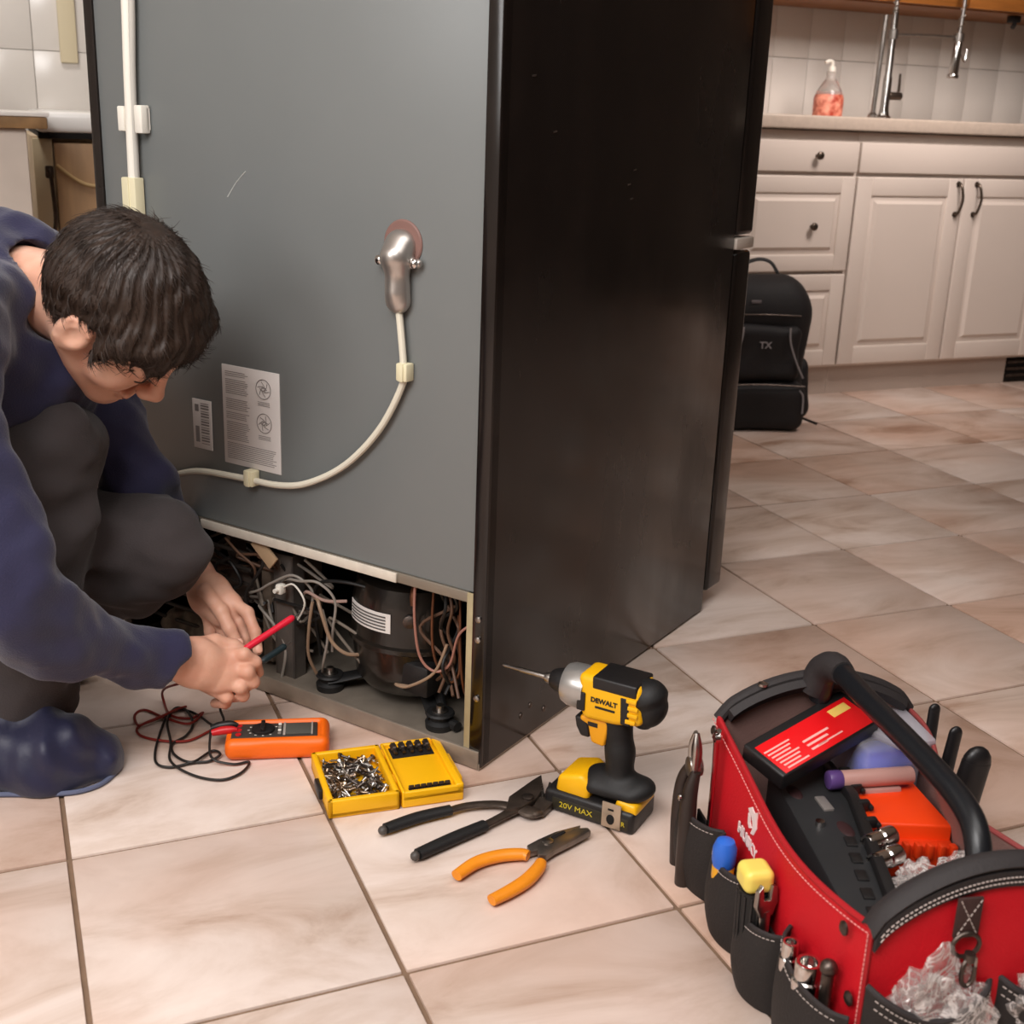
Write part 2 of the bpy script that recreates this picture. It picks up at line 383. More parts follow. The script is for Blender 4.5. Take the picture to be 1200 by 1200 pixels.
d2 = shaker(dr, 'drawer', 2.163, 2.614, .426, .73, yc); knob(d2, 2.452, yc, .572)
d3 = shaker(dr, 'drawer', 2.163, 2.614, .108, .416, yc); knob(d3, 2.455, yc, .27)
sk = thing('sink_cabinet', 'white sink cabinet with two raised-panel doors and bow handles', 'cabinet')
carcass(sk, 2.619, 3.42)
c = MB(); c.bx((2.622, yc, .742), (3.49, yc+.018, .838), .004); c.build('false_front', M_cab, sk)
a = shaker(sk, 'door', 2.622, 3.062, .108, .73, yc, .062); pull(a, 3.038, yc, .612, .712)
a = shaker(sk, 'door', 3.068, 3.49, .108, .73, yc, .062); pull(a, 3.118, yc, .612, .712)
c = MB(); c.bx((3.42, yc+.018, .1), (3.49, 2.59, .868)); c.build('side_panel', M_cab, sk)
# dark appliance right of the sink cabinet
ap = thing('dishwasher', 'black appliance front just showing right of the sink cabinet', 'appliance')
c = MB(); c.bx((3.495, 2.02, .1), (4.05, 2.58, .86), .004); c.build('appliance_body', M_black, ap)
c = MB(); c.bx((3.425, 2.06, .0), (4.05, 2.5, .098)); c.build('base', mat('appliance_base', '#2a2420', .6), ap)
for k in range(3): c = MB(); c.bx((3.43, 2.045, .02+.025*k), (4.04, 2.058, .032+.025*k), .002); c.build('vent_slat', M_dsteel, ap)
c = MB(); c.bx((2.1, yc-.022, .872), (4.3, 2.6, .914), .006, 3)
tag(c.build('worktop', mat('pale_laminate', '#c2b1a2', .35, var=.05, vs=60)), 'pale laminate worktop running over the white cabinets', 'worktop')
# upper cabinet
uc = thing('wall_cabinet', 'brown wooden wall cabinet above the white tiled backsplash', 'cabinet')
M_wood = mat('brown_wood', '#8a5423', .45, var=.2, vs=6, stretch=(1, 4, 14))
c = MB(); c.bx((2.1, 2.27, 1.285), (4.3, 2.595, 1.95), .003); c.build('cabinet_body', M_wood, uc)
for k in range(4):
    c = MB(); x0 = 2.1+.55*k; c.bx((x0+.004, 2.25, 1.29), (x0+.546, 2.269, 1.94), .004); c.build('door', M_wood, uc)
c = MB(); c.tube([(3.46, 2.32, 1.283), (3.47, 2.31, 1.262), (3.455, 2.3, 1.245)], .008, 10); c.bx((3.45, 2.3, 1.262), (3.49, 2.33, 1.285), .003)
c.build('clip', M_black, uc)
# faucet
fy = 2.2; fz = .914
fa = thing('kitchen_faucet', 'chrome spring faucet with side lever standing on the worktop', 'faucet', Matrix.Translation((2.85, fy, fz)))
c = MB(); c.lathe([(.026, 0), (.026, .006), (.019, .012), (.015, .03), (.015, .13), (.012, .14), (.0115, .34)], 24); c.build('column', M_chrome, fa)
c = MB(); P = []
for k in range(0, 25):
    a = PI*k/24; P.append((.1425-.1425*math.cos(a), 0, .44+.13*math.sin(a)))
P = [(0, 0, .34), (0, 0, .39)]+P+[(.285, 0, .36), (.28, 0, .27)]
c.tube(P, .0065, 10, 2); c.build('hose', M_steel, fa)
c = MB(); k = 0; Pc = catmull(P, 3)
hel = []
for q in range(len(Pc)*5):
    t = q/5; i = min(int(t), len(Pc)-2); p = Pc[i].lerp(Pc[i+1], t-i); d = (Pc[i+1]-Pc[i]).normalized(); n1 = Vector((0, 1, 0)); n2 = d.cross(n1); a = q*1.35
    hel.append(p+(n1*math.cos(a)+n2*math.sin(a))*.0105)
c.tube(hel, .0018, 5, 1); c.build('spring', M_chrome, fa)
c = MB(); c.cyl((.282, 0, .28), (.276, 0, .155), .013, .017, 20, .002); c.cyl((.276, 0, .155), (.275, 0, .142), .02, n=20, bev=.002); c.tube([(.297, 0, .22), (.318, 0, .2), (.322, 0, .24)], .004, 8); c.build('spray_head', M_chrome, fa)
c = MB(); c.tube([(.0, 0, .27), (.15, 0, .275), (.27, 0, .275)], .0055, 10); c.cyl((0, 0, .255), (0, 0, .285), .017, n=20); c.cyl((.28, 0, .262), (.28, 0, .288), .018, n=20); c.build('support_arm', M_steel, fa)
c = MB(); c.cyl((.01, 0, .075), (.062, 0, .075), .013, n=20, bev=.002); c.tube([(.05, 0, .075), (.052, 0, .1), (.05, 0, .148)], [.006, .005, .004], 10); c.build('lever', M_pewter, fa)
c = MB(); c.cyl((-.03, .02, 0), (-.022, .02, .33), .008, n=14); c.lathe([(.016, 0), (.016, .012), (.008, .02)], 20, Matrix.Translation((-.03, .02, 0))); c.build('riser_pipe', M_steel, fa)
# soap bottle
so = thing('soap_bottle', 'clear bottle with orange-red liquid beside the faucet', 'bottle', Matrix.Translation((2.735, 2.36, .914)))
M_clear = mat('clear_plastic', '#e8e2dc', .12, trans=.75, ior=1.35)
c = MB(); c.lathe([(.046, 0), (.05, .004), (.05, .06), (.044, .085), (.026, .115), (.016, .13), (.0155, .15)], 28); c.build('bottle_body', M_clear, so)
c = MB(); c.lathe([(.051, .003), (.0515, .035), (.0515, .062), (.047, .075)], 28); c.build('liquid_label', mat('orange_red_liquid', '#cf4a30', .4, var=.3, vs=40, col2='#e89880'), so)
c = MB(); c.cyl((0, 0, .148), (0, 0, .166), .015, .012, 18, .002); c.tube([(0, 0, .166), (0, 0, .18), (-.012, 0, .184), (-.03, 0, .178)], .006, 8); c.build('pump', M_white, so)

# ================================================================== LEFT FURNITURE
M_worn = mat('worn_cream_paint', '#c9b294', .6, var=.1, vs=10)
sd = thing('sideboard', 'worn cream sideboard with a brown-edged white top at far left', 'cabinet')
c = MB(); c.bx((-1.3, 1.62, .05), (.082, 1.97, .815), .004); c.build('cabinet_body', mat('worn_white_paint', '#d2c3b6', .6, var=.08, vs=6), sd)
c = MB(); c.bx((-1.3, 1.6, .815), (.126, 1.965, .84), .003); c.build('top_edge', mat('brown_edge_board', '#8d6c48', .6, var=.3, vs=20), sd)
c = MB(); c.bx((-1.3, 1.598, .8405), (.13, 1.965, .85), .002); c.build('top', mat('white_top', '#e6dfd8', .3), sd)
c = MB(); c.bx((-1.3, 1.64, 0), (.06, 1.95, .05)); c.build('plinth', M_worn, sd)
sc_ = thing('enamel_sink_cabinet', 'beige panelled cabinet under white enamel worktop left of the refrigerator', 'cabinet')
c = MB(); c.bx((.105, 2.02, .04), (1.05, 2.58, .79), .002); c.build('cabinet_body', M_worn, sc_)
c = MB(); c.bx((.105, 2.0, .04), (.152, 2.02, .785), .003); c.build('frame_stile', mat('pale_stile', '#d8c6a4', .55), sc_)
M_door = mat('tan_door', '#b8926a', .55, var=.12, vs=5, stretch=(8, 8, 1))
c = MB(); c.bx((.156, 1.998, .06), (.56, 2.02, .775), .003); d_ = c.build('door', M_door, sc_)
c = MB(); c.tube([(.158+.008*k, 1.996, .722-.05*math.sin(PI*min(1, k/22))) for k in range(0, 27, 2)], .005, 8, 2); c.build('arched_moulding', mat('tan_moulding', '#c7a878', .55), d_)
c = MB(); c.tube([(.135, 1.99, .71), (.142, 1.975, .7), (.146, 1.975, .6), (.142, 1.985, .56)], .005, 8); c.box((.14, 1.985, .705), (.02, .02, .03), .004); c.build('latch', M_dsteel, sc_)
c = MB(); c.bx((.118, 1.975, .8), (1.05, 2.6, .85), .012, 3); c.bx((.12, 1.985, .785), (1.05, 2.6, .8), .002, mi=1); c.build('enamel_top', [mat('white_enamel', '#e9e5e0', .2), M_dark], sc_)  # dark strip below the top is a painted shadow line

# ================================================================== REFRIGERATOR
FA = Vector((.5585, .0327, 0)); FU = Vector((.8265, .5630, 0)).normalized(); FV = Vector((-FU.y, FU.x, 0))
FM = frame(FA, FU, y=FV)
fr = thing('refrigerator', 'large black refrigerator turned around with grey back and open compressor bay', 'refrigerator', FM)
def fridge_black():
    m = bpy.data.materials.new('fridge_black_side'); m.use_nodes = True; nt = m.node_tree; N = nt.nodes; L = nt.links; b = N['Principled BSDF']
    tc = N.new('ShaderNodeTexCoord'); mp = N.new('ShaderNodeMapping'); mp.inputs['Scale'].default_value = (3, 3, 2.2); L.new(tc.outputs['Object'], mp.inputs[0])
    n = N.new('ShaderNodeTexNoise'); n.inputs['Scale'].default_value = 2.2; n.inputs['Detail'].default_value = 4; n.inputs['Roughness'].default_value = .5; L.new(mp.outputs[0], n.inputs['Vector'])
    r = N.new('ShaderNodeValToRGB'); r.color_ramp.elements[0].position = .45; r.color_ramp.elements[0].color = lin('#15100e'); r.color_ramp.elements[1].position = .72; r.color_ramp.elements[1].color = lin('#1e1714')
    L.new(n.outputs['Fac'], r.inputs[0]); L.new(r.outputs[0], b.inputs['Base Color'])
    r2 = N.new('ShaderNodeMapRange'); r2.inputs[1].default_value = .4; r2.inputs[2].default_value = .7; r2.inputs[3].default_value = .13; r2.inputs[4].default_value = .36
    mp2 = N.new('ShaderNodeMapping'); mp2.inputs['Scale'].default_value = (4, 4, 1.5); L.new(tc.outputs['Object'], mp2.inputs[0])
    n5 = N.new('ShaderNodeTexNoise'); n5.inputs['Scale'].default_value = 1.3; n5.inputs['Detail'].default_value = 9; n5.inputs['Roughness'].default_value = .55; L.new(mp2.outputs[0], n5.inputs['Vector'])
    L.new(n5.outputs['Fac'], r2.inputs[0]); L.new(r2.outputs[0], b.inputs['Roughness'])
    n3 = N.new('ShaderNodeTexNoise'); n3.inputs['Scale'].default_value = 700; bp = N.new('ShaderNodeBump'); bp.inputs['Strength'].default_value = .04; bp.inputs['Distance'].default_value = .0006
    L.new(tc.outputs['Object'], n3.inputs['Vector']); L.new(n3.outputs['Fac'], bp.inputs['Height']); L.new(bp.outputs[0], b.inputs['Normal']); return m
M_fb = fridge_black()
M_grey = mat('grey_back_steel', '#6f7271', .36, .0, var=.03, vs=3, spec=.6)
FH = 1.76; FW = .742
c = MB(); c.bx((0.0, 0, .004), (.735, .02, FH), .003); c.bx((-.001, .0, .004), (.02, .022, FH), .002); c.build('side_panel', M_fb, fr, label='scratched glossy black side panel')
c = MB(); c.bx((.0, FW-.02, .004), (.735, FW, FH), .003); c.build('side_panel', M_fb, fr)
c = MB(); c.bx((.002, .02, FH-.02), (.735, FW-.02, FH), .002); c.build('top_panel', M_fb, fr)
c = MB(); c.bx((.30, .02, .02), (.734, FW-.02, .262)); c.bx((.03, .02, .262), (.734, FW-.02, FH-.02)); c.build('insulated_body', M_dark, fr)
c = MB(); c.bx((.004, .02, .262), (.03, FW-.012, FH-.004), .002); bpn = c.build('back_panel', M_grey, fr, label='plain grey painted steel back panel')
c = MB(); c.tube([(.0032, .462, .755), (.0032, .445, .775), (.0032, .425, .792)], .0009, 6, 2, flat=.3)
c.build('scratch', mat('scratch_paint', '#c4c7c4', .6), bpn)
# panel edge lip and corner post
c = MB(); c.bx((.0, .0195, .02), (.012, .032, .262), .001); c.build('corner_post', mat('cream_post', '#a99a78', .5, var=.15, vs=20), fr, label='cream painted post at the bay corner')
c = MB(); c.bx((.001, .02, .247), (.012, FW-.03, .262), .001); c.build('bay_lintel', mat('dull_zinc', '#8a8174', .4, .6), fr)
c = MB(); c.bx((-.003, .152, .2475), (.001, .54, .2615), .0008); c.build('white_strip', mat('off_white_strip', '#cdc3b4', .5, var=.08, vs=30), fr)
# base pan
M_zinc = mat('galvanized_pan', '#a09486', .45, .55, var=.2, vs=14, bump=.15, bs=60)
c = MB(); c.bx((.0, .02, .012), (.30, FW-.02, .020)); c.bx((-.004, .004, .002), (.002, FW-.01, .029), .001); c.bx((-.003, .002, .001), (.3, .02, .01)); c.build('base_pan', M_zinc, fr)
for dx, dy, nm in ((.05, .05, 0), (.05, FW-.05, 0), (.7, .05, 0), (.7, FW-.05, 0)):
    c = MB(); c.cyl((dx, dy, 0), (dx, dy, .012), .018, n=16); c.build('foot', M_rubber, fr)
# corner screws
for x_, y_, z_ in ((-.001, .011, .228), (-.001, .011, .198), (-.001, .0105, .11)):
    c = MB(); c.lathe([(.0045, 0), (.0045, .002), (.002, .0032)], 12, frame((x_, y_, z_), (0, 1, 0), z=(-1, 0, 0))); c.build('screw', M_steel, fr)
for x_, z_ in ((.10, .045), (.125, .052), (.165, .03)):
    c = MB(); c.lathe([(.005, 0), (.0045, .0012), (.002, .002)], 12, frame((x_, 0, z_), (1, 0, 0), z=(0, -1, 0))); c.build('side_rivet', M_dsteel, fr)
for x_, z_ in ((.065, .925), (.12, .86), (.33, .79), (.345, .81), (.34, .77)):
    c = MB(); c.tube([(x_, -.0003, z_), (x_+.008, -.0003, z_+.001)], .0012, 6, 1); c.build('chip', M_dsteel, fr)
# doors
def door(z0, z1, nm):
    c = MB(); c.bx((.75, -.0, z0), (.815, FW, z1), .008, 3); d = c.build('door', M_fb, fr)
    c = MB(); c.bx((.7355, .012, z0+.01), (.7505, FW-.012, z1-.01), .003); c.build('gasket', M_rubber, d); return d
door(.035, .668, 0); door(.695, FH-.005, 1)
c = MB(); c.bx((.737, -.004, .672), (.812, .03, .691), .003); c.build('hinge_bracket', mat('pale_bracket', '#b7aba0', .45), fr)
# wall tube conduit on back
c = MB(); c.tube([(-.006, .636, 1.3), (-.006, .637, 1.05), (-.006, .642, .9), (-.006, .645, .745)], .0085, 12, 6); c.build('white_conduit', M_white, fr)
c = MB(); c.tube([(-.006, .625, 1.3), (-.006, .627, 1.05), (-.006, .636, .9), (-.006, .64, .745)], .005, 12, 6); c.build('inner_cable', mat('grey_cable', '#b9b4ab', .5), fr)
c = MB(); c.bx((-.014, .612, .835), (.002, .628, .874), .002); c.bx((-.014, .65, .837), (.002, .664, .872), .002); c.bx((-.004, .612, .84), (.002, .664, .87)); c.build('conduit_clamp', M_white, fr)
c = MB(); c.bx((-.016, .632, .6), (.002, .662, .772), .002); c.bx((-.018, .645, .6), (-.015, .6475, .772), .0005); c.build('cream_cover', M_cream, fr)
# cord, clips
c = MB(); c.tube([(-.006, .149, .645), (-.006, .139, .56), (-.006, .142, .53), (-.006, .18, .465), (-.006, .24, .405), (-.006, .31, .365), (-.006, .37, .35), (-.006, .45, .347), (-.006, .54, .34), (-.006, .62, .315), (-.006, .68, .31), (-.006, .70, .25), (.03, .70, .2), (.06, .66, .15)], .0048, 10, 6)
c.build('power_cord', mat('ivory_cord', '#d6cfbd', .45), fr)
for y_, z_ in ((.137, .551), (.424, .351)):
    c = MB(); c.bx((-.014, y_-.009, z_-.012), (.003, y_+.009, z_+.012), .002); c.bx((-.016, y_-.004, z_-.012), (-.013, y_+.004, z_+.012), .001); c.build('cord_clip', M_cream, fr)
# power plug housing
c = MB(); c.lathe([(.031, -.001), (.031, .0015), (.029, .003)], 30, frame((.004, .148, .716), (0, 1, 0), z=(-1, 0, 0))); c.build('gasket_ring', mat('dull_red_rubber', '#7a5a52', .6), fr)
S_ = SDF(.0016)
S_.cap((0, .149, .712), (-.012, .149, .700), .023, .021, k=.01, flat=((1, 0, 0), .9)).cap((-.008, .149, .695), (-.006, .149, .645), .017, .0185, k=.012, flat=((1, 0, 0), .75))
S_.cap((-.010, .149, .70), (-.012, .149, .655), .008, .010, k=.01)
S_.cap((-.004, .118, .694), (-.004, .18, .694), .006, .006, k=.004)
link('outlet_housing', S_.mesh('outlet_housing', mat('brushed_aluminium', '#b9b2ac', .33, .85)), fr)
for y_ in (.121, .177):
    c = MB(); c.lathe([(.0062, 0), (.0062, .004), (.003, .006)], 14, frame((-.008, y_, .694), (0, 1, 0), z=(-1, 0, 0))); c.build('housing_screw', M_chrome, fr)
# labels
def label_sheet(y0, y1, z0, z1, big):
    c = MB(); c.bx((.0022, y0, z0), (.0038, y1, z1), .0003)
    c = c.build('paper_label', mat('label_paper', '#d6d0cc', .6, var=.03), fr)
    p = MB(); w = y1-y0; h = z1-z0; x = .0019
    if big:
        for k in range(46):
            zz = z1-.01-k*(h-.016)/46; 
            if rng.random() < .12: continue
            for a0, a1 in ((.06, .48),) if zz > z0+.035 else ((.06, .94),):
                ya, yb = y1-w*a0, y1-w*(a1-rng.random()*.08); p.bx((x, yb, zz), (x+.0003, ya, zz+.0008))
        for zc in (z1-.027, z1-.078):
            yc_ = y0+w*.27; r = .0145
            p.tube([(x, yc_+r*math.cos(t*PI/12), zc+r*math.sin(t*PI/12)) for t in range(24)], .0006, 6, 1, closed=True)
            for q in range(6):
                a = q*1.05+zc*9; p.tube([(x, yc_+r*.8*math.cos(a), zc+r*.8*math.sin(a)), (x, yc_+r*.3*math.cos(a+1), zc+r*.3*math.sin(a+1)), (x, yc_-r*.5*math.cos(a), zc-r*.2*math.sin(a))], .0005, 5, 2)
            for q in range(3): p.bx((x, yc_-.012, zc-.02-.0025*q), (x+.0003, yc_+.012, zc-.0192-.0025*q))
    else:
        for k in range(16):
            zz = z1-.006-k*(h-.01)/16; p.bx((x, y0+w*.12, zz), (x+.0003, y0+w*.55, zz+.0022 if k % 3 else zz+.001))
        p.bx((x, y0+w*.66, z0+.01), (x+.0003, y0+w*.86, z0+.035)); p.bx((x, y0+w*.66, z0+.058), (x+.0003, y0+w*.86, z1-.008))
    p.build('printing', mat('faded_print', '#7d7774', .7), c)
    return c
label_sheet(.371, .486, .363, .514, True)
lb = label_sheet(.512, .552, .375, .452, False)
# compressor bay contents
M_wtan = mat('tan_wire', '#8f7660', .5); M_wgrey = mat('grey_wire', '#8d857c', .5); M_wcop = mat('copper_pipe', '#6e4630', .45, .7, var=.2, vs=40); M_wblk = mat('black_wire', '#1b1918', .5)
M_comp = mat('compressor_black', '#17130f', .3, .0, coat=.4, var=.3, vs=20)
cmx, cmy = .120, .208; R_ = .099
cp = MB(); prof = [(.05, .042), (R_*.82, .046), (R_*.93, .06), (R_*.96, .09), (R_*1.0, .118), (R_*1.05, .121), (R_*1.05, .128), (R_*1.0, .131), (R_*.985, .18), (R_*.9, .215), (R_*.65, .236), (.03, .246)]
cp.lathe(prof, 44, Matrix.Translation((cmx, cmy, 0)) @ Matrix.Diagonal((1, 1.0, 1, 1)))
comp = cp.build('compressor', M_comp, fr, label='black dome-shaped compressor with white rating label')
def onshell(a, z, r=R_*1.0+.001): return Vector((cmx+r*math.cos(a), cmy+r*math.sin(a), z))
c = MB(); a0, a1 = PI-.05+.62-1.05, PI+.62-1.05
c.sheet(lambda u, v: onshell(PI-.55+.95*(u-.15), .152+.03*v, R_+.0005-.0007*v), 14, 3, .001); lbm = c.build('rating_label', mat('white_label', '#d8d2cc', .5), comp)
c = MB()
for k in range(5):
    c.sheet(lambda u, v, k=k: onshell(PI-.5+.8*(u-.15), .156+.005*k+.0018*v, R_+.0016), 12, 1, .0006)
c.build('printing', M_print, lbm)
for dx, dy in ((-.080, -.092), (-.080, .092), (.085, -.092), (.085, .092)):
    c = MB(); ax, ay = cmx+dx*.55, cmy+dy*.6
    c.tube([(ax, ay, .05), (cmx+dx*.85, cmy+dy*.95, .040), (cmx+dx*1.0, cmy+dy*1.15, .036)], [.014, .016, .02], 12, 4, flat=.3, up=(0, 0, 1)); c.build('mount_leg', M_rubber, comp)
    c = MB(); q = (cmx+dx*1.0, cmy+dy*1.15); c.lathe([(.021, .02), (.022, .03), (.016, .034), (.016, .04), (.022, .043), (.02, .046)], 22, Matrix.Translation((q[0], q[1], 0)), 0)
    c.lathe([(.012, .045), (.012, .048), (.006, .048), (.006, .056)], 18, Matrix.Translation((q[0], q[1], 0)), 1); c.build('rubber_mount', [M_rubber, M_steel], comp)
c = MB(); c.box((cmx-.072, cmy-.062, .085), (.03, .05, .05), .006); c.build('terminal_box', M_black, comp)
c = MB(); c.lathe([(.010, 0), (.010, .004), (.004, .007)], 16, frame(onshell(PI+.55, .175), (0, 0, 1), z=(math.cos(PI+.55), math.sin(PI+.55), 0))); c.build('shell_stud', M_dsteel, comp)
c = MB(); c.tube([onshell(PI+.6, .20)+Vector((0, 0, 0)), onshell(PI+.62, .225, R_*.9), (cmx-.02, cmy-.05, .25)], .0045, 10, 5); c.build('discharge_pipe', M_wcop, comp)
def wires(name, pts, r, m, n=8): c = MB(); c.tube(pts, r*.72, n, 6); return c.build(name, m, fr)
wires('copper_pipe', [(.04, .115, .262), (.03, .112, .18), (.03, .105, .13), (.035, .085, .1), (.04, .07, .115), (.045, .075, .16), (.05, .08, .2)], .003, M_wcop)
wires('copper_pipe', [(.045, .075, .26), (.04, .07, .2), (.035, .065, .15), (.04, .06, .09), (.08, .07, .06)], .003, M_wcop)
wires('copper_pipe', [(.05, .06, .262), (.05, .06, .2), (.04, .045, .17), (.04, .04, .2), (.05, .038, .24)], .003, M_wcop)
wires('pink_wire', [(.01, .127, .262), (.008, .127, .2), (.012, .12, .14), (.02, .10, .118), (.03, .08, .13), (.03, .065, .18), (.04, .045, .2)], .0028, mat('pink_wire', '#9a6a5c', .5))
wires('tan_wire', [(.03, .15, .075), (.015, .165, .08), (.012, .14, .085), (.02, .10, .115), (.03, .085, .16)], .0032, M_wtan)
wires('tan_wire', [(.02, .325, .175), (.01, .31, .178), (.005, .30, .165), (.01, .285, .12), (.02, .265, .1), (.04, .25, .095)], .004, M_wtan)
wires('tan_wire', [(.02, .345, .178), (.012, .33, .185), (.015, .30, .178), (.03, .27, .18)], .0035, mat('dusty_pink_wire', '#9c7f74', .5))
wires('grey_wire', [(.03, .40, .18), (.015, .375, .195), (.01, .345, .2), (.012, .31, .205), (.02, .285, .18), (.02, .29, .13), (.03, .3, .09)], .003, M_wgrey)
wires('grey_wire', [(.02, .46, .15), (.01, .43, .165), (.008, .40, .185), (.012, .36, .205), (.02, .33, .185), (.02, .335, .15)], .003, M_wgrey)
wires('grey_wire', [(.015, .325, .17), (.012, .33, .13), (.015, .335, .08), (.03, .33, .04)], .0035, M_wtan)
wires('grey_wire', [(.02, .31, .16), (.02, .30, .12), (.02, .31, .07), (.04, .33, .04)], .0028, M_wgrey)
wires('black_wire', [(.02, .5, .2), (.015, .53, .18), (.012, .51, .15), (.02, .48, .16), (.02, .5, .19), (.03, .55, .2)], .004, M_wblk)
wires('black_wire', [(.05, .2, .2), (.03, .27, .21), (.03, .33, .19), (.05, .35, .12), (.06, .35, .06)], .004, M_wblk)
wires('white_wire', [(.012, .385, .178), (.012, .36, .19), (.014, .34, .165), (.02, .36, .13)], .0022, M_white)
wires('brown_wire', [(.01, .5, .235), (.006, .47, .22), (.01, .44, .2), (.02, .45, .17)], .0028, mat('brown_wire', '#5a4030', .5))
wires('black_wire', [(.02, .45, .235), (.01, .42, .215), (.01, .44, .18), (.02, .47, .14), (.03, .46, .08)], .0035, M_wblk)
wr_ = np.random.default_rng(5)
for k in range(16):
    y0 = (.30+.36*wr_.random()); z0 = .12+.12*wr_.random(); P_ = []
    for q in range(5): P_.append((.02+.05*wr_.random(), y0+.10*(wr_.random()-.5)*(1+q*.3), z0-.035*q*wr_.random()+.03*(wr_.random()-.5)))
    wires(('dusty_wire', 'black_wire', 'grey_wire', 'brown_wire')[k % 4], P_, .0034, (mat('dusty_wire', '#6f6459', .7), M_wblk, M_wgrey, mat('brown_wire', '#5a4030', .5))[k % 4])
for k in range(8):
    y0 = .035+.10*wr_.random(); P_ = [(.02+.05*wr_.random(), y0+.02*(wr_.random()-.5), .262)]
    for q in range(4): P_.append((.02+.05*wr_.random(), y0+.06*(wr_.random()-.5), .22-.045*q))
    wires(('brown_wire', 'black_wire')[k % 2], P_, .0034, (MATS['brown_wire'], M_wblk)[k % 2])
c = MB(); c.box((.01, .385, .178), (.014, .012, .016), .003); c.cyl((.003, .385, .178), (-.004, .385, .178), .0035); c.build('connector', M_white, fr)
c = MB(); c.bx((.03, .378, .02), (.055, .381, .225)); c.bx((.03, .378, .02), (.034, .418, .225), .001); c.bx((.03, .415, .02), (.07, .418, .225)); c.build('bracket_plate', mat('grey_bracket', '#77706a', .45, .6, var=.2, vs=20), fr)
c = MB(); c.box((.008, .415, .232), (.005, .05, .024), .001, R=(.7, 0, 0)); c.build('cardboard_tag', mat('tan_card', '#b09474', .8), fr)
c = MB(); Mf = frame((.07, .52, .14), (0, 1, 0), z=(-1, 0, 0))
c.tube([tuple(Mf @ Vector((.075*math.cos(a*PI/12), .075*math.sin(a*PI/12), 0))) for a in range(24)], .006, 8, 1, closed=True)
c.lathe([(.03, -.02), (.03, .012), (.02, .018)], 24, Mf)
for k in range(5):
    a = k*2*PI/5; T = Mf @ Matrix.Rotation(a, 4, 'Z') @ Matrix.Translation((.048, 0, 0)) @ Matrix.Rotation(.5, 4, 'X'); c.box((0, 0, 0), (.044, .034, .002), .0008, M=T)
c.build('condenser_fan', mat('dusty_fan', '#4d4038', .7, var=.25, vs=20), fr)
c = MB()
for k in range(16): c.bx((.04, .435+.0012*k, .03), (.16, .4355+.0012*k, .21))
c.build('condenser_fins', mat('dusty_fins', '#857667', .6, .4, var=.3, vs=30), fr, kind='stuff')
c = MB()
for k in range(7):
    z = .05+.026*k; c.tube([(.035, .47, z), (.03, .6, z+.003), (.035, .70, z)], .0035, 8, 3)
c.build('condenser_coil', mat('dusty_coil', '#2f2823', .6, var=.3, vs=30), fr)
S_ = SDF(.003)
for q in ((.04, .58, .035), (.06, .62, .045), (.05, .66, .038), (.09, .64, .03)): S_.ell(q, (.03, .032, .024), k=.01)
link('dust_clump', S_.mesh('dust_clump', mat('grey_dust', '#7a6f62', .95, var=.3, vs=60), folds(3, [90, 200], [.003, .0015])), fr, kind='stuff')
c = MB(); c.tube([(.04, .07, .0295), (.05, .10, .032), (.075, .13, .05)], .008, 10); c.build('drain_hose', M_rubber, fr)
# ================================================================== TOOLS ON THE FLOOR
# impact driver
IO = Vector((.672, -.116, 0)); IX = Vector((-.61, .79, 0)).normalized(); IM = frame(IO, IX, z=(0, 0, 1))
im = thing('impact_driver', 'yellow and black cordless impact driver standing on its battery', 'power tool', IM)
XZ = Matrix(((1, 0, 0, 0), (0, 0, -1, 0), (0, 1, 0, 0), (0, 0, 0, 1)))   # prism xy -> tool xz, extrude along -y
def side_prism(mb, poly, y0, y1, bev=.004, mi=0): mb.prism(poly, -y1, -y0, bev, 3, XZ, mi)
c = MB(); side_prism(c, [(.034, .203), (-.055, .203), (-.06, .15), (-.02, .142), (.026, .140)], -.026, .026, .009); c.build('motor_housing', M_yellow, im)
c = MB(); side_prism(c, [(.012, .2045), (-.05, .2045), (-.05, .187), (.012, .187)], -.0268, .0268, .003)
side_prism(c, [(-.028, .186), (-.04, .186), (-.043, .148), (-.03, .148)], -.0268, .0268, .002); c.build('black_overmold', M_black, im)
S_ = SDF(.0016); S_.cap((-.046, 0, .176), (-.056, 0, .176), .0335, .030, k=.006).cap((-.05, 0, .150), (-.06, 0, .155), .022, .018, k=.01)
S_.fn(lambda P: P[..., 0]*-1-(.044), (-.12, -.06, .1), (-.043, .06, .22), k=.002, sub=True)
S_ = SDF(.0016); S_.cap((-.056, 0, .180), (-.060, 0, .172), .0265, .022, k=.006).cap((-.052, 0, .158), (-.056, 0, .160), .020, .018, k=.01)
link('rear_cap', S_.mesh('rear_cap', M_rubber), im)
c = MB()
for yy in (-.0275, .0275):
    for k in range(4): c.box((-.048+.0025*abs(k-1.5), yy, .184-.0095*k), (.014, .003, .0055), .001)
    c.build('vent_panel', M_yellow, im); c = MB()
c = MB(); c.lathe([(.029, 0), (.0295, .012), (.0288, .026), (.026, .033), (.019, .036)], 32, frame((.026, 0, .173), (0, 1, 0), z=(1, 0, 0))); c.build('nose_cone', mat('silver_nose', '#b5b2ae', .3, .7), im)
c = MB(); c.lathe([(.019, 0), (.0185, .006), (.014, .02), (.011, .024)], 24, frame((.058, 0, .173), (0, 1, 0), z=(1, 0, 0))); c.build('black_collar', M_black, im)
c = MB(); c.lathe([(.0075, 0), (.008, .006), (.006, .012), (.0035, .013), (.0035, .05), (.0026, .052), (.0024, .074), (.001, .078)], 14, frame((.08, 0, .172), (0, 1, 0), z=(1, 0, 0))); c.build('driver_bit', M_steel, im)
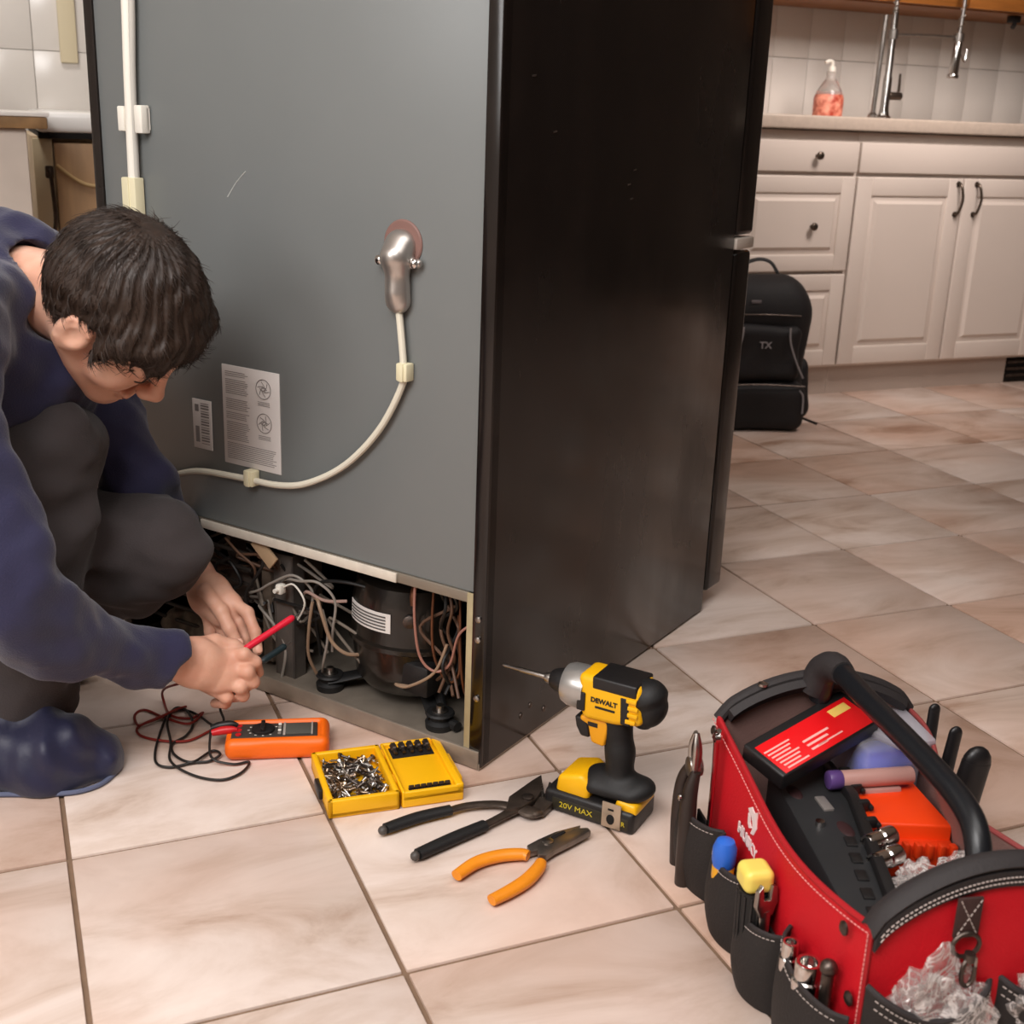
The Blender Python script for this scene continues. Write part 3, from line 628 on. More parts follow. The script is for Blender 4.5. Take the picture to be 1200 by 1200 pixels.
c = MB(); side_prism(c, [(.03, .142), (.031, .134), (.019, .130), (.013, .106), (-.006, .104), (-.012, .142)], -.0185, .0185, .004); c.build('trigger_guard', M_ydark, im)
c = MB(); side_prism(c, [(.041, .135), (.038, .12), (.031, .108), (.018, .108), (.022, .135)], -.0125, .0125, .003); c.build('trigger', M_black, im)
S_ = SDF(.0018)
S_.cap((-.014, 0, .142), (-.022, 0, .095), .0215, .0175, k=.012, flat=((0, 1, 0), .9)).cap((-.022, 0, .095), (-.024, 0, .05), .0175, .020, k=.012)
S_.cap((.0, 0, .052), (-.052, 0, .052), .024, .022, k=.012, flat=((0, 0, 1), .6)).cap((.002, .012, .046), (-.045, .012, .046), .02, .018, k=.012, flat=((0, 0, 1), .6)).cap((.002, -.012, .046), (-.045, -.012, .046), .02, .018, k=.012, flat=((0, 0, 1), .6))
link('grip_handle', S_.mesh('grip_handle', M_rubber), im)
c = MB(); side_prism(c, [(.052, .052), (.018, .062), (.004, .050), (.006, .026), (.055, .026)], -.031, .031, .006)
side_prism(c, [(-.034, .044), (-.062, .040), (-.064, .026), (-.03, .026)], -.031, .031, .005); c.build('base_shoulder', M_yellow, im)
c = MB(); side_prism(c, [(.062, .046), (.045, .048), (.038, .03), (.03, .004), (-.058, .004), (-.062, .03), (-.02, .034), (.02, .032)], -.037, .037, .004); c.build('battery_body', M_black, im) if False else None
bt = MB(); bt.bx((-.062, -.036, .0), (.068, .036, .031), .006, 3); bat = bt.build('battery_pack', M_black, im)
c = MB(); c.bx((-.055, -.0366, .006), (.055, .0366, .022), .0008); c.build('battery_label', mat('battery_label', '#2a261a', .5), bat)
p = MB(); TL = frame((.020, .0372, .014), (-1, 0, 0), y=(0, 0, 1)); text_mb(p, '20V MAX', .011, TL, .0002, xs=1.1); TL2 = frame((-.045, .0372, .014), (-1, 0, 0), y=(0, 0, 1)); text_mb(p, 'XR', .009, TL2, .0002)
p.build('printing', mat('yellow_print', '#c9b32a', .5), bat)
c = MB(); c.bx((-.045, .036, .004), (-.018, .0385, .040), .0012); hk = c.build('belt_hook', mat('pale_steel_plate', '#b8a590', .35, .6), im)
c = MB(); c.lathe([(.0055, 0), (.0055, .001), (.003, .0016)], 18, frame((-.031, .0384, .017), (1, 0, 0), z=(0, 1, 0)) @ Matrix.Diagonal((1, 1.3, 1, 1))); c.build('hook_hole', M_dark, hk)
c = MB(); c.bx((-.035, .0383, .03), (-.027, .0395, .0325), .0004); c.build('hook_slot', M_dark, hk)
p = MB(); text_mb(p, 'DEWALT', .0092, frame((-.006, .0264, .172), (-1, 0, 0), y=(0, 0, 1)), .0003, bold=.0004); p.bx((-.022, .0262, .1615), (.006, .0268, .1645), .0001); p.bx((.018, .019, .13), (.004, .0193, .136), .0001)
p.build('lettering', M_black, im)
c = MB(); c.box((.026, .0265, .166), (.012, .004, .026), .002); c.build('nose_vent', M_black, im)

# yellow bit case, open
CX = Vector((.178, -.013, 0)).normalized(); CM = frame((.326, -.018, 0), CX, z=(0, 0, 1))
bc = thing('bit_case', 'open yellow bit case holding loose screws and dark nut drivers', 'case', CM)
def tray(x0, x1, y0, y1, h, nm, floor_h, wall=.006):
    c = MB(); c.bx((x0, y0, 0), (x1, y1, floor_h), .003)
    for lo, hi in (((x0, y0, 0), (x0+wall, y1, h)), ((x1-wall, y0, 0), (x1, y1, h)), ((x0, y0, 0), (x1, y0+wall, h)), ((x0, y1-wall, 0), (x1, y1, h))): c.bx(lo, hi, .0025, 3)
    return c.build(nm, M_yellow, bc)
tray(0, .096, 0, .135, .026, 'left_tray', .010, .008)
rt = MB(); rt.bx((.098, .0, 0), (.183, .138, .0195), .003, 3)
for lo, hi in (((.098, 0, .01), (.103, .138, .025)), ((.172, 0, .01), (.183, .138, .026)), ((.098, 0, .01), (.183, .006, .024)), ((.098, .132, .01), (.183, .138, .025))): rt.bx(lo, hi, .0025, 3)
rt.bx((.18, .03, .004), (.190, .10, .018), .003); rt = rt.build('right_tray', M_yellow, bc)
c = MB(); c.bx((.108, .098, .0185), (.168, .128, .0205), .0008); c.build('nut_driver_slot', M_dark, rt)
c = MB(); c.bx((.110, .009, .0185), (.168, .017, .0208), .0008); c.build('bit_slot', M_dark, rt)
c = MB(); c.bx((-.006, .04, .006), (.001, .075, .02), .002); c.build('latch', M_black, bc)
for q in (.03, .1): c = MB(); c.cyl((.097, q, .022), (.097, q+.02, .022), .003, n=10); c.build('hinge', M_ydark, bc)
nd = MB(); nd.lathe([(.005, -.008), (.005, .002), (.0042, .003), (.0028, .004), (.0028, .013)], 6, None); ndm = nd.mesh('nut_driver', [M_dsteel])
for k in range(5):
    ordn = ('leftmost', 'second from the left', 'middle', 'fourth from the left', 'rightmost')[k]
    o = link('nut_driver', ndm, M=CM @ frame((.114+.0118*k, .117, .0255), (1, 0, 0), z=(0, -.92, -.1))); tag(o, ordn+' of the five dark nut drivers in the yellow case', 'bit', 'nut drivers in the bit case')
nb = MB(); nb.cyl((-.0035, 0, 0), (.0035, 0, 0), .0026, n=6, bev=.0004); nbm = nb.mesh('driver_bit', [M_dsteel])
for k in range(7):
    ordn = ('leftmost', 'second from the left', 'third from the left', 'middle', 'third from the right', 'second from the right', 'rightmost')[k]
    o = link('driver_bit', nbm, M=CM @ Matrix.Translation((.1135+.0083*k, .013, .0235))); tag(o, ordn+' short driver bit in the front slot of the yellow case', 'bit', 'driver bits in the case slot')
def screw_mesh(L, r, m):
    b = MB(); pr_ = [(.0002, 0), (r*.55, L*.12)]
    n = 9
    for k in range(n): z = L*(.14+.68*k/n); pr_ += [(r*.62, z), (r*.95, z+L*.035)]
    pr_ += [(r*.6, L*.86), (r*1.9, L*.97), (r*1.9, L), (r*.7, L*1.0), (r*.4, L*.97)]
    b.lathe(pr_, 8); return b.mesh('screw', [m])
M_scr = [mat('bright_screw', '#b9b4ae', .28, 1.), mat('dark_screw', '#5c534e', .35, .9), mat('brassy_screw', '#9a8672', .3, 1.)]
sms = [screw_mesh(.024, .0021, M_scr[0]), screw_mesh(.02, .0021, M_scr[1]), screw_mesh(.018, .0024, M_scr[2]), screw_mesh(.028, .0019, M_scr[0])]
for k in range(170):
    x = .012+rng.random()*.070; y = .014+rng.random()*.105; lay = k/170
    z = .0125+lay*.013*(1-abs(x-.047)/.07); a = rng.random()*6.28; t = rng.normal()*.22
    d = Vector((math.cos(a), math.sin(a), t)).normalized(); me = sms[k % 4]; L = .022
    p0 = Vector((x, y, z))-d*L*.5
    p1 = p0+d*L
    for q in (p0, p1): 
        q.x = min(max(q.x, .011), .085); q.y = min(max(q.y, .011), .123)
    d = (p1-p0).normalized()
    o = link('screw', me, M=CM @ frame(p0, d.orthogonal(), z=d)); o.matrix_world = CM @ frame(p0, d.orthogonal(), y=d.cross(d.orthogonal()))
    kd = k % 4; q_ = ('front' if y < .048 else 'middle' if y < .085 else 'back')
    tag(o, ('bright long', 'dark short', 'brassy stubby', 'bright thin')[kd]+' screw at the '+q_+' of the pile in the yellow case', 'screw', ('bright long', 'dark short', 'brassy stubby', 'bright thin')[kd]+' screws at the '+q_+' of the pile')

# channel-lock pliers
cl = thing('tongue_and_groove_pliers', 'dark grooved-joint pliers with long black grips lying open on the tiles', 'pliers', Matrix.Translation((.55, -.08, 0)))
def fp(x, y, z=.009): v = onz(x, y, z); return (v.x-.55, v.y+.08, v.z)
c = MB(); c.tube([fp(452, 971), fp(490, 958), fp(528, 949)], [.0085, .0092, .0085], 14, 8, flat=.75, up=(0, 0, 1)); c.build('grip', M_rubber, cl)
c = MB(); c.tube([fp(490, 1001), fp(530, 983), fp(568, 967)], [.0088, .0095, .0088], 14, 8, flat=.75, up=(0, 0, 1)); c.build('grip', M_rubber, cl)
for q in ((447, 974), (485, 1004)):
    c = MB(); a_ = Vector(fp(*q)); c.sph(a_+Vector((.002, .001, 0)), (.0062, .0062, .006)); c.build('grip_end', mat('grey_tip', '#4a4440', .5), cl)
M_forged = mat('forged_steel', '#554a42', .42, .75, var=.25, vs=50, bump=.2, bs=120)
c = MB(); c.tube([fp(522, 951), fp(548, 944), fp(580, 942), fp(604, 946), fp(622, 952), fp(634, 951)], [.0062, .0066, .0068, .0085, .012, .008], 12, 7, flat=.5, up=(0, 0, 1)); c.prism([fp(622, 958, 0)[:2], fp(637, 961, 0)[:2], fp(648, 950, 0)[:2], fp(648, 928, 0)[:2], fp(643, 925, 0)[:2], fp(639, 938, 0)[:2], fp(630, 945, 0)[:2]], .003, .013, .0015)
c.build('lower_jaw_arm', M_forged, cl)
c = MB(); c.tube([fp(560, 971), fp(590, 956), fp(608, 946)], [.0062, .007, .010], 12, 7, flat=.5, up=(0, 0, 1)); c.prism([fp(592, 962, 0)[:2], fp(612, 958, 0)[:2], fp(628, 948, 0)[:2], fp(636, 936, 0)[:2], fp(634, 920, 0)[:2], fp(624, 926, 0)[:2], fp(610, 936, 0)[:2], fp(596, 946, 0)[:2]], .007, .017, .0015)
c.build('upper_jaw_arm', M_forged, cl)
c = MB(); v = fp(618, 948, 0); c.lathe([(.008, .012), (.008, .0195), (.005, .021)], 20, Matrix.Translation((v[0], v[1], 0))); c.build('pivot_bolt', M_dsteel, cl)
c = MB()
for k in range(6):
    a_ = Vector(fp(636.5-.4*k, 934-2.6*k, .013)); c.box(a_, (.004, .0016, .008), .0003, R=(0, 0, .5))
c.build('jaw_teeth', M_steel, cl)

# orange combination pliers
op = thing('combination_pliers', 'steel combination pliers with orange grips lying open', 'pliers', Matrix.Translation((.54, -.2, 0)))
def fq(x, y, z=.009): v = onz(x, y, z); return (v.x-.54, v.y+.2, v.z)
c = MB(); c.tube([fq(535, 1026), fq(558, 1011), fq(585, 1003), fq(610, 1001), fq(619, 1003)], [.0078, .0088, .0092, .0088, .0075], 14, 8, flat=.8, up=(0, 0, 1)); c.build('grip', M_grip, op)
c = MB(); c.tube([fq(576, 1055), fq(598, 1044), fq(618, 1031), fq(631, 1017), fq(634, 1010)], [.0078, .0088, .0092, .0086, .007], 14, 8, flat=.8, up=(0, 0, 1)); c.build('grip', M_grip, op)
M_jaw = mat('plier_steel', '#7d746c', .33, .85, var=.15, vs=60)
c = MB(); c.prism([fq(617, 1000, 0)[:2], fq(630, 993, 0)[:2], fq(650, 984, 0)[:2], fq(680, 976, 0)[:2], fq(676, 981, 0)[:2], fq(660, 990, 0)[:2], fq(650, 1001, 0)[:2], fq(632, 1005, 0)[:2], fq(620, 1008, 0)[:2]], .004, .012, .0012)
c.build('jaw', M_jaw, op)
c = MB(); c.prism([fq(630, 1013, 0)[:2], fq(629, 1003, 0)[:2], fq(636, 996, 0)[:2], fq(650, 993, 0)[:2], fq(672, 982, 0)[:2], fq(688, 981, 0)[:2], fq(692, 985, 0)[:2], fq(668, 998, 0)[:2], fq(650, 1007, 0)[:2], fq(640, 1014, 0)[:2]], .006, .0145, .0012); c.build('jaw', M_jaw, op)
c = MB(); v = fq(641, 998, 0); c.lathe([(.0075, .011), (.0075, .016), (.004, .017)], 20, Matrix.Translation((v[0], v[1], 0))); c.build('rivet', M_steel, op)
c = MB(); c.prism([fq(645, 992, 0)[:2], fq(660, 985, 0)[:2], fq(662, 987, 0)[:2], fq(648, 995, 0)[:2]], .012, .0151); c.build('cutter_notch', M_dark, op)

# multimeter
MX = Vector((.137, -.036, 0)).normalized(); MM = frame((.228, .172, 0), MX, z=(0, 0, 1))
mm = thing('multimeter', 'orange multimeter lying face up beside the tangled test leads', 'multimeter', MM)
S_ = SDF(.002); S_.fn(lambda P: (lambda q: np.sqrt((np.maximum(q, 0)**2).sum(-1))+np.minimum(q.max(-1), 0)-.012)(np.abs(P-np.array([.071, .036, .016]))-np.array([.061, .026, .004])), (-.002, -.002, 0), (.146, .075, .034), k=.002)
S_.ell((.071, -.022, .012), (.05, .018, .05), k=.01, sub=True).ell((.071, .094, .012), (.05, .018, .05), k=.01, sub=True)
S_.fn(lambda P: (lambda q: np.sqrt((np.maximum(q, 0)**2).sum(-1))+np.minimum(q.max(-1), 0)-.004)(np.abs(P-np.array([.066, .037, .034]))-np.array([.062, .0205, .003])), (0, .01, .025), (.135, .065, .045), k=.002, sub=True)
link('orange_holster', S_.mesh('orange_holster', M_orange), mm)
c = MB(); c.bx((.006, .0165, .014), (.127, .0575, .0298), .002); fc = c.build('face_plate', mat('meter_face', '#3a3632', .5), mm)
c = MB(); c.bx((.082, .021, .0295), (.118, .053, .031), .001); c.build('display', mat('lcd_screen', '#55544e', .2), mm)
c = MB(); c.bx((.0785, .019, .0295), (.082, .055, .0315), .0006); c.bx((.118, .019, .0295), (.1205, .055, .0315), .0006); c.build('display_bezel', mat('pale_bezel', '#a49b92', .4), mm)
c = MB(); c.lathe([(.0165, .0295), (.016, .033), (.014, .034)], 26, Matrix.Translation((.050, .037, 0))); c.bx((.047, .024, .033), (.053, .050, .0395), .0015); c.build('rotary_dial', M_black, mm)
for k in range(4):
    c = MB(); c.bx((.071, .022+.009*k, .0295), (.076, .027+.009*k, .0318), .001); c.build('button', M_white if k % 2 else mat('grey_button', '#8c857d', .5), mm)
p = MB()
for k in range(10):
    a = PI*.15+k*PI*.17; p.box((.050+.0205*math.cos(a), .037+.0175*math.sin(a), .0299), (.003, .0012, .0004))
p.build('dial_printing', M_white, mm)
c = MB()
for k in range(3): c.lathe([(.0042, .0295), (.0042, .031), (.0028, .031)], 16, Matrix.Translation((.016, .024+.013*k, 0)))
c.build('input_jack', M_red, mm, kind='stuff')

def wpt(x, y, z=.0035): return onz(x, y, z)
def lead(name, label, pts, m, plug, probe):
    t = thing(name, label, 'test lead', Matrix.Translation(plug[0]))
    inv = -Vector(plug[0])
    c = MB(); c.tube([Vector(p)+inv for p in pts], .0019, 8, 8); c.build('cable', m, t)
    c = MB(); c.tube([Vector(p)+inv for p in plug], [.0045, .0062, .0055, .003], 12, 5); c.build('plug', m if name != 'red_test_lead' else M_red, t)
    a, b_ = Vector(probe[0])+inv, Vector(probe[1])+inv; d = (b_-a).normalized()
    c = MB(); c.tube([a, a.lerp(b_, .12), a.lerp(b_, .6), a.lerp(b_, .93), b_], [.003, .0052, .0048, .0052, .003], 14, 4); c.build('probe_handle', mat('red_probe', '#e0203a', .35) if name == 'red_test_lead' else mat('teal_black_probe', '#1e2c30', .4), t)
    c = MB(); c.cyl(b_, b_+d*.014, .0016, .0006, 10); c.build('probe_tip', M_steel, t)
    return t
PJ = lambda x, y, z: tuple(MM @ Vector((x, y, z)))
rp0, rp1 = W(285, 762, 1.745), W(344, 723, 1.80)
bp0, bp1 = W(306, 776, 1.75), W(334, 757, 1.79)
lead('red_test_lead', 'red test lead with its red probe held in the right hand', 
     [rp0, W(262, 790, 1.75), W(215, 800, 1.80), wpt(192, 808, .03), wpt(192, 822), wpt(200, 838), wpt(222, 842), wpt(238, 835), wpt(222, 848, .008), wpt(195, 842), wpt(170, 832), wpt(158, 838), wpt(162, 850, .006), wpt(175, 845, .008), wpt(200, 835), wpt(218, 828, .006), wpt(205, 832, .01), wpt(185, 842, .01), wpt(162, 852), wpt(165, 862), wpt(190, 868), wpt(220, 868), wpt(243, 858), wpt(252, 853, .008), PJ(-.01, .038, .03)],
     mat('dark_red_cable', '#7a2018', .45), [PJ(-.022, .036, .028), PJ(-.008, .038, .030), PJ(.006, .038, .031), PJ(.014, .037, .031)], (rp0, rp1))
lead('black_test_lead', 'black test lead looping loosely on the floor with its dark probe in hand',
     [bp0, W(300, 795, 1.77), W(262, 815, 1.80), wpt(258, 830, .02), wpt(262, 845, .015), wpt(250, 850, .01), wpt(232, 838), wpt(215, 832), wpt(198, 836), wpt(189, 855), wpt(182, 880), wpt(184, 895), wpt(200, 899), wpt(225, 894), wpt(245, 892), wpt(258, 884, .006), wpt(248, 880, .004), wpt(225, 893, .006), wpt(205, 885), wpt(202, 872), wpt(218, 862), wpt(226, 848), wpt(218, 832, .006), wpt(205, 830), wpt(196, 845, .006), wpt(200, 870, .006), wpt(200, 892, .007), wpt(225, 908), wpt(258, 914), wpt(282, 906), wpt(292, 893), (MM @ Vector((.01, -.012, .004))), (MM @ Vector((-.02, .0, .010))), PJ(-.024, .046, .028)],
     mat('black_cable', '#1d1a18', .45), [PJ(-.024, .050, .028), PJ(-.012, .051, .031), PJ(.004, .051, .033), PJ(.014, .050, .031)], (bp0, bp1))

# ================================================================== BACKPACK
bd = Vector((-.30, -.95, 0)).normalized(); BPM = frame((2.105, 1.745, 0), Vector((-bd.y, bd.x, 0)).normalized(), z=(0, 0, 1))
bk = thing('backpack', 'black backpack standing on the floor against the white drawers', 'backpack', BPM)
# local: x to the right, -y towards viewer
M_bk = mat('black_nylon', '#181516', .7, bump=.3, bs=150, var=.1, vs=10)
def rbx(c0, hs, r):
    c0 = np.array(c0); hs = np.array(hs)
    return lambda P: (lambda q: np.sqrt((np.maximum(q, 0)**2).sum(-1))+np.minimum(q.max(-1), 0)-r)(np.abs(P-c0)-(hs-r))
S_ = SDF(.006)
S_.fn(rbx((0, 0, .20), (.155, .085, .20), .06), (-.16, -.09, 0), (.16, .09, .4), k=.03).cap((-.06, .0, .37), (.06, 0, .37), .085, .085, k=.05, flat=((0, 1, 0), .9))
link('main_body', S_.mesh('main_body', M_bk, folds(11, [18, 45], [.006, .002])), bk)
S_ = SDF(.005); S_.fn(rbx((0, -.085, .075), (.14, .045, .075), .035), (-.14, -.13, 0), (.14, -.04, .15), k=.01); link('lower_pocket', S_.mesh('lower_pocket', M_bk, folds(12, [25, 60], [.004, .0015])), bk)
S_ = SDF(.005); S_.fn(rbx((0, -.08, .235), (.115, .04, .085), .03), (-.12, -.12, .14), (.12, -.04, .33), k=.01); link('front_pocket', S_.mesh('front_pocket', M_bk, folds(13, [25, 60], [.004, .0015])), bk)
for sx in (-1, 1):
    S_ = SDF(.005); S_.cap((sx*.155, -.01, .06), (sx*.15, 0, .17), .045, .04, k=.02, flat=((1, 0, 0), .7)); link('side_pocket', S_.mesh('side_pocket', M_bk, folds(14, [25, 60], [.003, .0015])), bk)
    c = MB(); c.tube([(sx*.07, -.123, .315), (sx*.075, -.124, .27), (sx*.10, -.122, .21), (sx*.125, -.118, .165)], .0028, 8); c.build('grey_piping', mat('grey_piping', '#8d8788', .5), bk)
    c = MB(); c.tube([(sx*.115, -.128, .13), (sx*.128, -.128, .11), (sx*.13, -.13, .06)], .003, 8); c.build('grey_piping', MATS['grey_piping'], bk)
c = MB(); c.tube([(-.055, .02, .44), (-.05, .03, .475), (0, .035, .495), (.04, .03, .485), (.065, .02, .445)], .007, 10, 8, flat=.6); c.build('carry_handle', M_rubber, bk)
c = MB(); c.tube([(-.11, -.088, .345), (0, -.105, .35), (.11, -.088, .345)], .0022, 6); c.tube([(-.13, -.130, .142), (0, -.133, .147), (.13, -.130, .142)], .0022, 6); c.build('zip', M_dsteel, bk, kind='stuff')
c = MB(); text_mb(c, 'TX', .028, frame((.0, -.1225, .262), (1, 0, 0), y=(0, 0, 1)), .0006, bold=.0006); c.build('emblem', mat('emblem_silver', '#8f8a8c', .4), bk)
c = MB(); c.box((-.03, -.09, .385), (.03, .004, .01), .002); c.build('zip_tag', mat('grey_tag', '#6d6668', .5), bk)
c = MB(); c.tube([(.15, -.04, .03), (.18, -.05, .02), (.205, -.06, .012)], [.006, .005, .006], 8, 4, flat=.5); c.build('strap_end', M_rubber, bk)
# ================================================================== TOOL BAG
BO = Vector((.741, -.268, 0)); BE1 = Vector((-.214, -.977, 0)).normalized(); BE2 = Vector((-BE1.y, BE1.x, 0)); BM = frame(BO, BE1, y=BE2)
BI = BM.inverted(); BL = .4065; BW = .245
bg = thing('tool_bag', 'red and black open tool bag full of tools in the right foreground', 'tool bag', BM)
M_rfab = mat('red_canvas', '#c4121f', .6, var=.06, vs=6, bump=.35, bs=400, spec=.3)
M_bfab = mat('black_canvas', '#211c1a', .75, var=.1, vs=8, bump=.4, bs=350)
M_trim = mat('dark_binding', '#2b2626', .7, bump=.3, bs=300)
M_mesh = mat('pinkish_grey_lining', '#8d6c64', .8, var=.12, vs=10, bump=.4, bs=400)
M_thr = mat('white_thread', '#b9aaa2', .6); M_pthr = mat('pink_thread', '#e08a86', .6)
def lrim(u): # left wall rim
    s = -.002+u*(BL+.004); t = math.sin(PI*u)
    return s, -.006*t+.004*math.sin(7*u), .205-.025*t**.8
c = MB()
def lw(u, v):
    s, w, z = lrim(u); return (s, w*v-.005*math.sin(PI*u)*math.sin(PI*v), .004+(z-.004)*v)
c.sheet(lw, 30, 14, .004); lwall = c.build('left_wall', M_rfab, bg, label='bright red canvas long side')
c = MB(); c.tube([(lrim(u)[0], lrim(u)[1]-.001, lrim(u)[2]) for u in [k/16 for k in range(17)]], .0032, 8, 3); c.build('rim_binding', mat('red_binding', '#a8161e', .6), bg)
def stitch(name, f, n, m, parent, r=.0007, fill=.62):
    c = MB()
    for k in range(n):
        a, b_ = f(k/n), f((k+fill)/n); c.tube([a, b_], r, 5, 1)
    return c.build(name, m, parent, kind='stuff')
stitch('stitching', lambda u: (lrim(u)[0], lrim(u)[1]-.0065, lrim(u)[2]-.005), 70, M_pthr, bg)
c = MB(); c.sheet(lambda u, v: (-.002+u*(BL-.0), BW-.035*math.sin(PI*u)*v+.012*math.sin(9*u)*v*v, .004+(.196-.012*math.sin(PI*u)+.004*math.sin(13*u))*v), 34, 12, .004); c.build('right_wall', M_mesh, bg, label='faded pinkish grey mesh-lined far side')
c = MB(); c.tube([(-.002+u*BL, BW-.035*math.sin(PI*u)+.012*math.sin(9*u), .2-.012*math.sin(PI*u)+.004*math.sin(13*u)) for u in [k/20 for k in range(21)]], .003, 8, 3); c.build('rim_binding', mat('dusty_red_binding', '#8a3a38', .7), bg)
def arch(u, peak): return .2+(peak-.2)*math.sin(PI*u)**.62
def endwall(name, s, peak, m, out):
    c = MB(); c.sheet(lambda u, v: (s+out*.012*math.sin(PI*u)*math.sin(PI*v), u*BW, .004+(arch(u, peak)-.004)*v), 26, 12, .005); return c.build(name, m, bg)
endwall('far_end_wall', 0, .250, M_mesh, -1); endwall('near_end_wall', BL, .255, M_rfab, 1)
c = MB(); c.sheet(lambda u, v: (.005+.009*v, .01+u*(BW-.02), arch(.04+.92*u, .25)-.012*(1-v)*1.0), 26, 2, .010)
c.tube([(.0, u*BW, arch(u, .252)) for u in [k/18 for k in range(19)]], .0075, 10, 3); c.build('far_rim_pad', M_trim, bg)
c = MB()
c.sheet(lambda u, v: (BL-.012+.02*v, u*BW, arch(u, .262)+.004*math.sin(PI*v)-.004*abs(v-.5)), 30, 6, .010)
c.sheet(lambda u, v: (BL+.0065+.001*v, u*BW, arch(u, .258)-.016+.016*v), 30, 2, .004); c.build('near_rim_pad', M_trim, bg)
for dz in (-.004, -.009): stitch('stitching', lambda u, dz=dz: (BL+.0098, .004+u*(BW-.004), arch(.01+u*.98, .258)+dz-.002), 60, M_thr, bg)
# corner seam
c = MB(); c.tube([(BL+.002, -.002, z) for z in (.205, .16, .1, .02)], .0028, 8, 3); c.build('corner_seam', MATS['red_binding'], bg)
stitch('stitching', lambda u: (BL+.002+.001, -.0055, .2-.12*u), 24, M_pthr, bg)
c = MB(); c.bx((0.002, .002, .0), (BL-.002, BW-.002, .012), .004); c.build('bag_floor', M_rubber, bg)
# pockets on the left side
def pocket(s0, s1, top, bul, name='side_pocket'):
    c = MB()
    def f(u, v):
        b = math.sin(PI*min(1, max(0, u)))**.55; s = s0+(s1-s0)*u
        return (s, -.012-.002-bul*b*(.55+.45*math.sin(PI*(.15+.7*v))), top*v+.001-.006*math.sin(PI*u)*v)
    c.sheet(f, 22, 8, .003); o = c.build(name, M_bfab, bg)
    c = MB(); c.tube([f(k/14, 1.) for k in range(15)], .0022, 8, 3); c.build('pocket_rim', M_trim, o)
    stitch('stitching', lambda u: tuple(Vector(f(.03+.94*u, .95))+Vector((0, -.0022, 0))), 22, M_thr, o, .0005)
    return o
pocket(-.028, .085, .098, .034); pocket(.088, .185, .098, .032); pocket(.188, .275, .095, .036); pocket(.278, BL+.006, .112, .030)
c = MB(); c.sheet(lambda u, v: (-.002+u*(BL+.004), -.014, .002+.075*v), 10, 3, .003); c.build('pocket_backing', M_bfab, bg)
def npocket(w0, w1, top, bul):
    c = MB()
    def f(u, v): 
        b = math.sin(PI*u)**.55; return (BL+.008+bul*b*(.6+.4*v), w0+(w1-w0)*u, .001+(top-.022*math.sin(PI*u))*v)
    c.sheet(f, 22, 8, .004); o = c.build('end_pocket', M_bfab, bg)
    c = MB(); c.tube([f(k/14, 1.) for k in range(15)], .003, 8, 3); c.build('pocket_rim', M_trim, o)
    for q in (.96, .9): stitch('stitching', lambda u, q=q: tuple(Vector(f(.03+.94*u, q))+Vector((.003, 0, 0))), 30, M_thr, o, .0006)
npocket(-.002, .118, .148, .028); npocket(.122, BW+.002, .150, .028)
# rivets
for q in ((BL-.03, -.010, .183), (.012, -.008, .19), (BL-.012, -.006, .12)):
    c = MB(); c.lathe([(.007, 0), (.007, .002), (.004, .004)], 18, frame(q, (1, 0, 0), z=(0, -1, 0))); c.build('rivet', M_dsteel, bg)
# rod handle
c = MB(); c.tube([(.012, .120, .225), (.020, .122, .262), (.045, .124, .278), (.12, .124, .277), (.25, .124, .276), (.325, .122, .272), (.362, .118, .258), (.385, .113, .22)], .0125, 18, 6); hd = c.build('rod_handle', mat('handle_foam', '#17181b', .35, bump=.08, bs=300), bg)
c = MB(); c.tube([(.006, .112, .235), (.012, .120, .262), (.03, .124, .276), (.055, .124, .279)], [.018, .019, .018, .0145], 14, 5, flat=1); c.build('handle_sleeve', M_trim, bg)
c = MB(); c.lathe([(.006, 0), (.006, .003), (.003, .004)], 14, frame((.004, .05, .243), (1, 0, 0), z=(0, 0, 1))); c.build('rivet', M_steel, bg)
# emblem + lettering on the red side: white husky-like head mark and word
p = MB(); EM = frame((.146, -.0082, .152), (.99, 0, -.05), y=(-.1, 0, 1))
for pl in ([(-.016, .008), (-.006, .016), (.004, .013), (.012, .02), (.013, .008), (.017, -.002), (.010, -.016), (.0, -.02), (.004, -.010), (.002, -.002), (-.004, .004), (-.010, .004)], [(-.014, .002), (-.008, .0), (-.006, -.008), (.0, -.012), (-.006, -.016), (-.012, -.012)]):
    p.prism(pl, -.001, .0006, M=EM @ Matrix.Diagonal((.85, .85, 1, 1)))
text_mb(p, 'HUSKY', .0175, frame((.140, -.0088, .122), (.995, 0, -.04), y=(0, 0, 1)), .0008, xs=1.05, bold=.0007)
p.build('white_emblem', mat('white_print', '#e6d2cf', .5), lwall)
# strap, ring and snap hook on the near end
c = MB(); c.bx((BL+.012, .070, .197), (BL+.0155, .094, .238), .001); st = c.build('webbing_tab', mat('brown_webbing', '#3a2420', .8, bump=.4, bs=500), bg)
stitch('stitching', lambda u: (BL+.016, .072+.02*u, .236-.036*u), 8, M_thr, st, .0005); stitch('stitching', lambda u: (BL+.016, .092-.02*u, .236-.036*u), 8, M_thr, st, .0005)
c = MB(); c.tube([(BL+.016, .083+.013*math.cos(a*PI/10), .190+.012*math.sin(a*PI/10)) for a in range(20)], .0022, 8, 2, closed=True); c.build('d_ring', M_dsteel, bg)
sh = thing('snap_hook', 'dark metal snap hook hanging from the ring on the bag end', 'hook', BM @ Matrix.Translation((BL+.02, .086, .18)))
c = MB(); c.tube([(0, 0, .0), (.002, -.006, -.008), (.002, -.006, -.022), (.001, 0, -.03), (.001, .006, -.024), (.001, .006, -.01)], .0022, 8, 5); c.cyl((0, 0, .004), (0, 0, -.004), .005, n=14); c.build('hook_body', M_dsteel, sh)
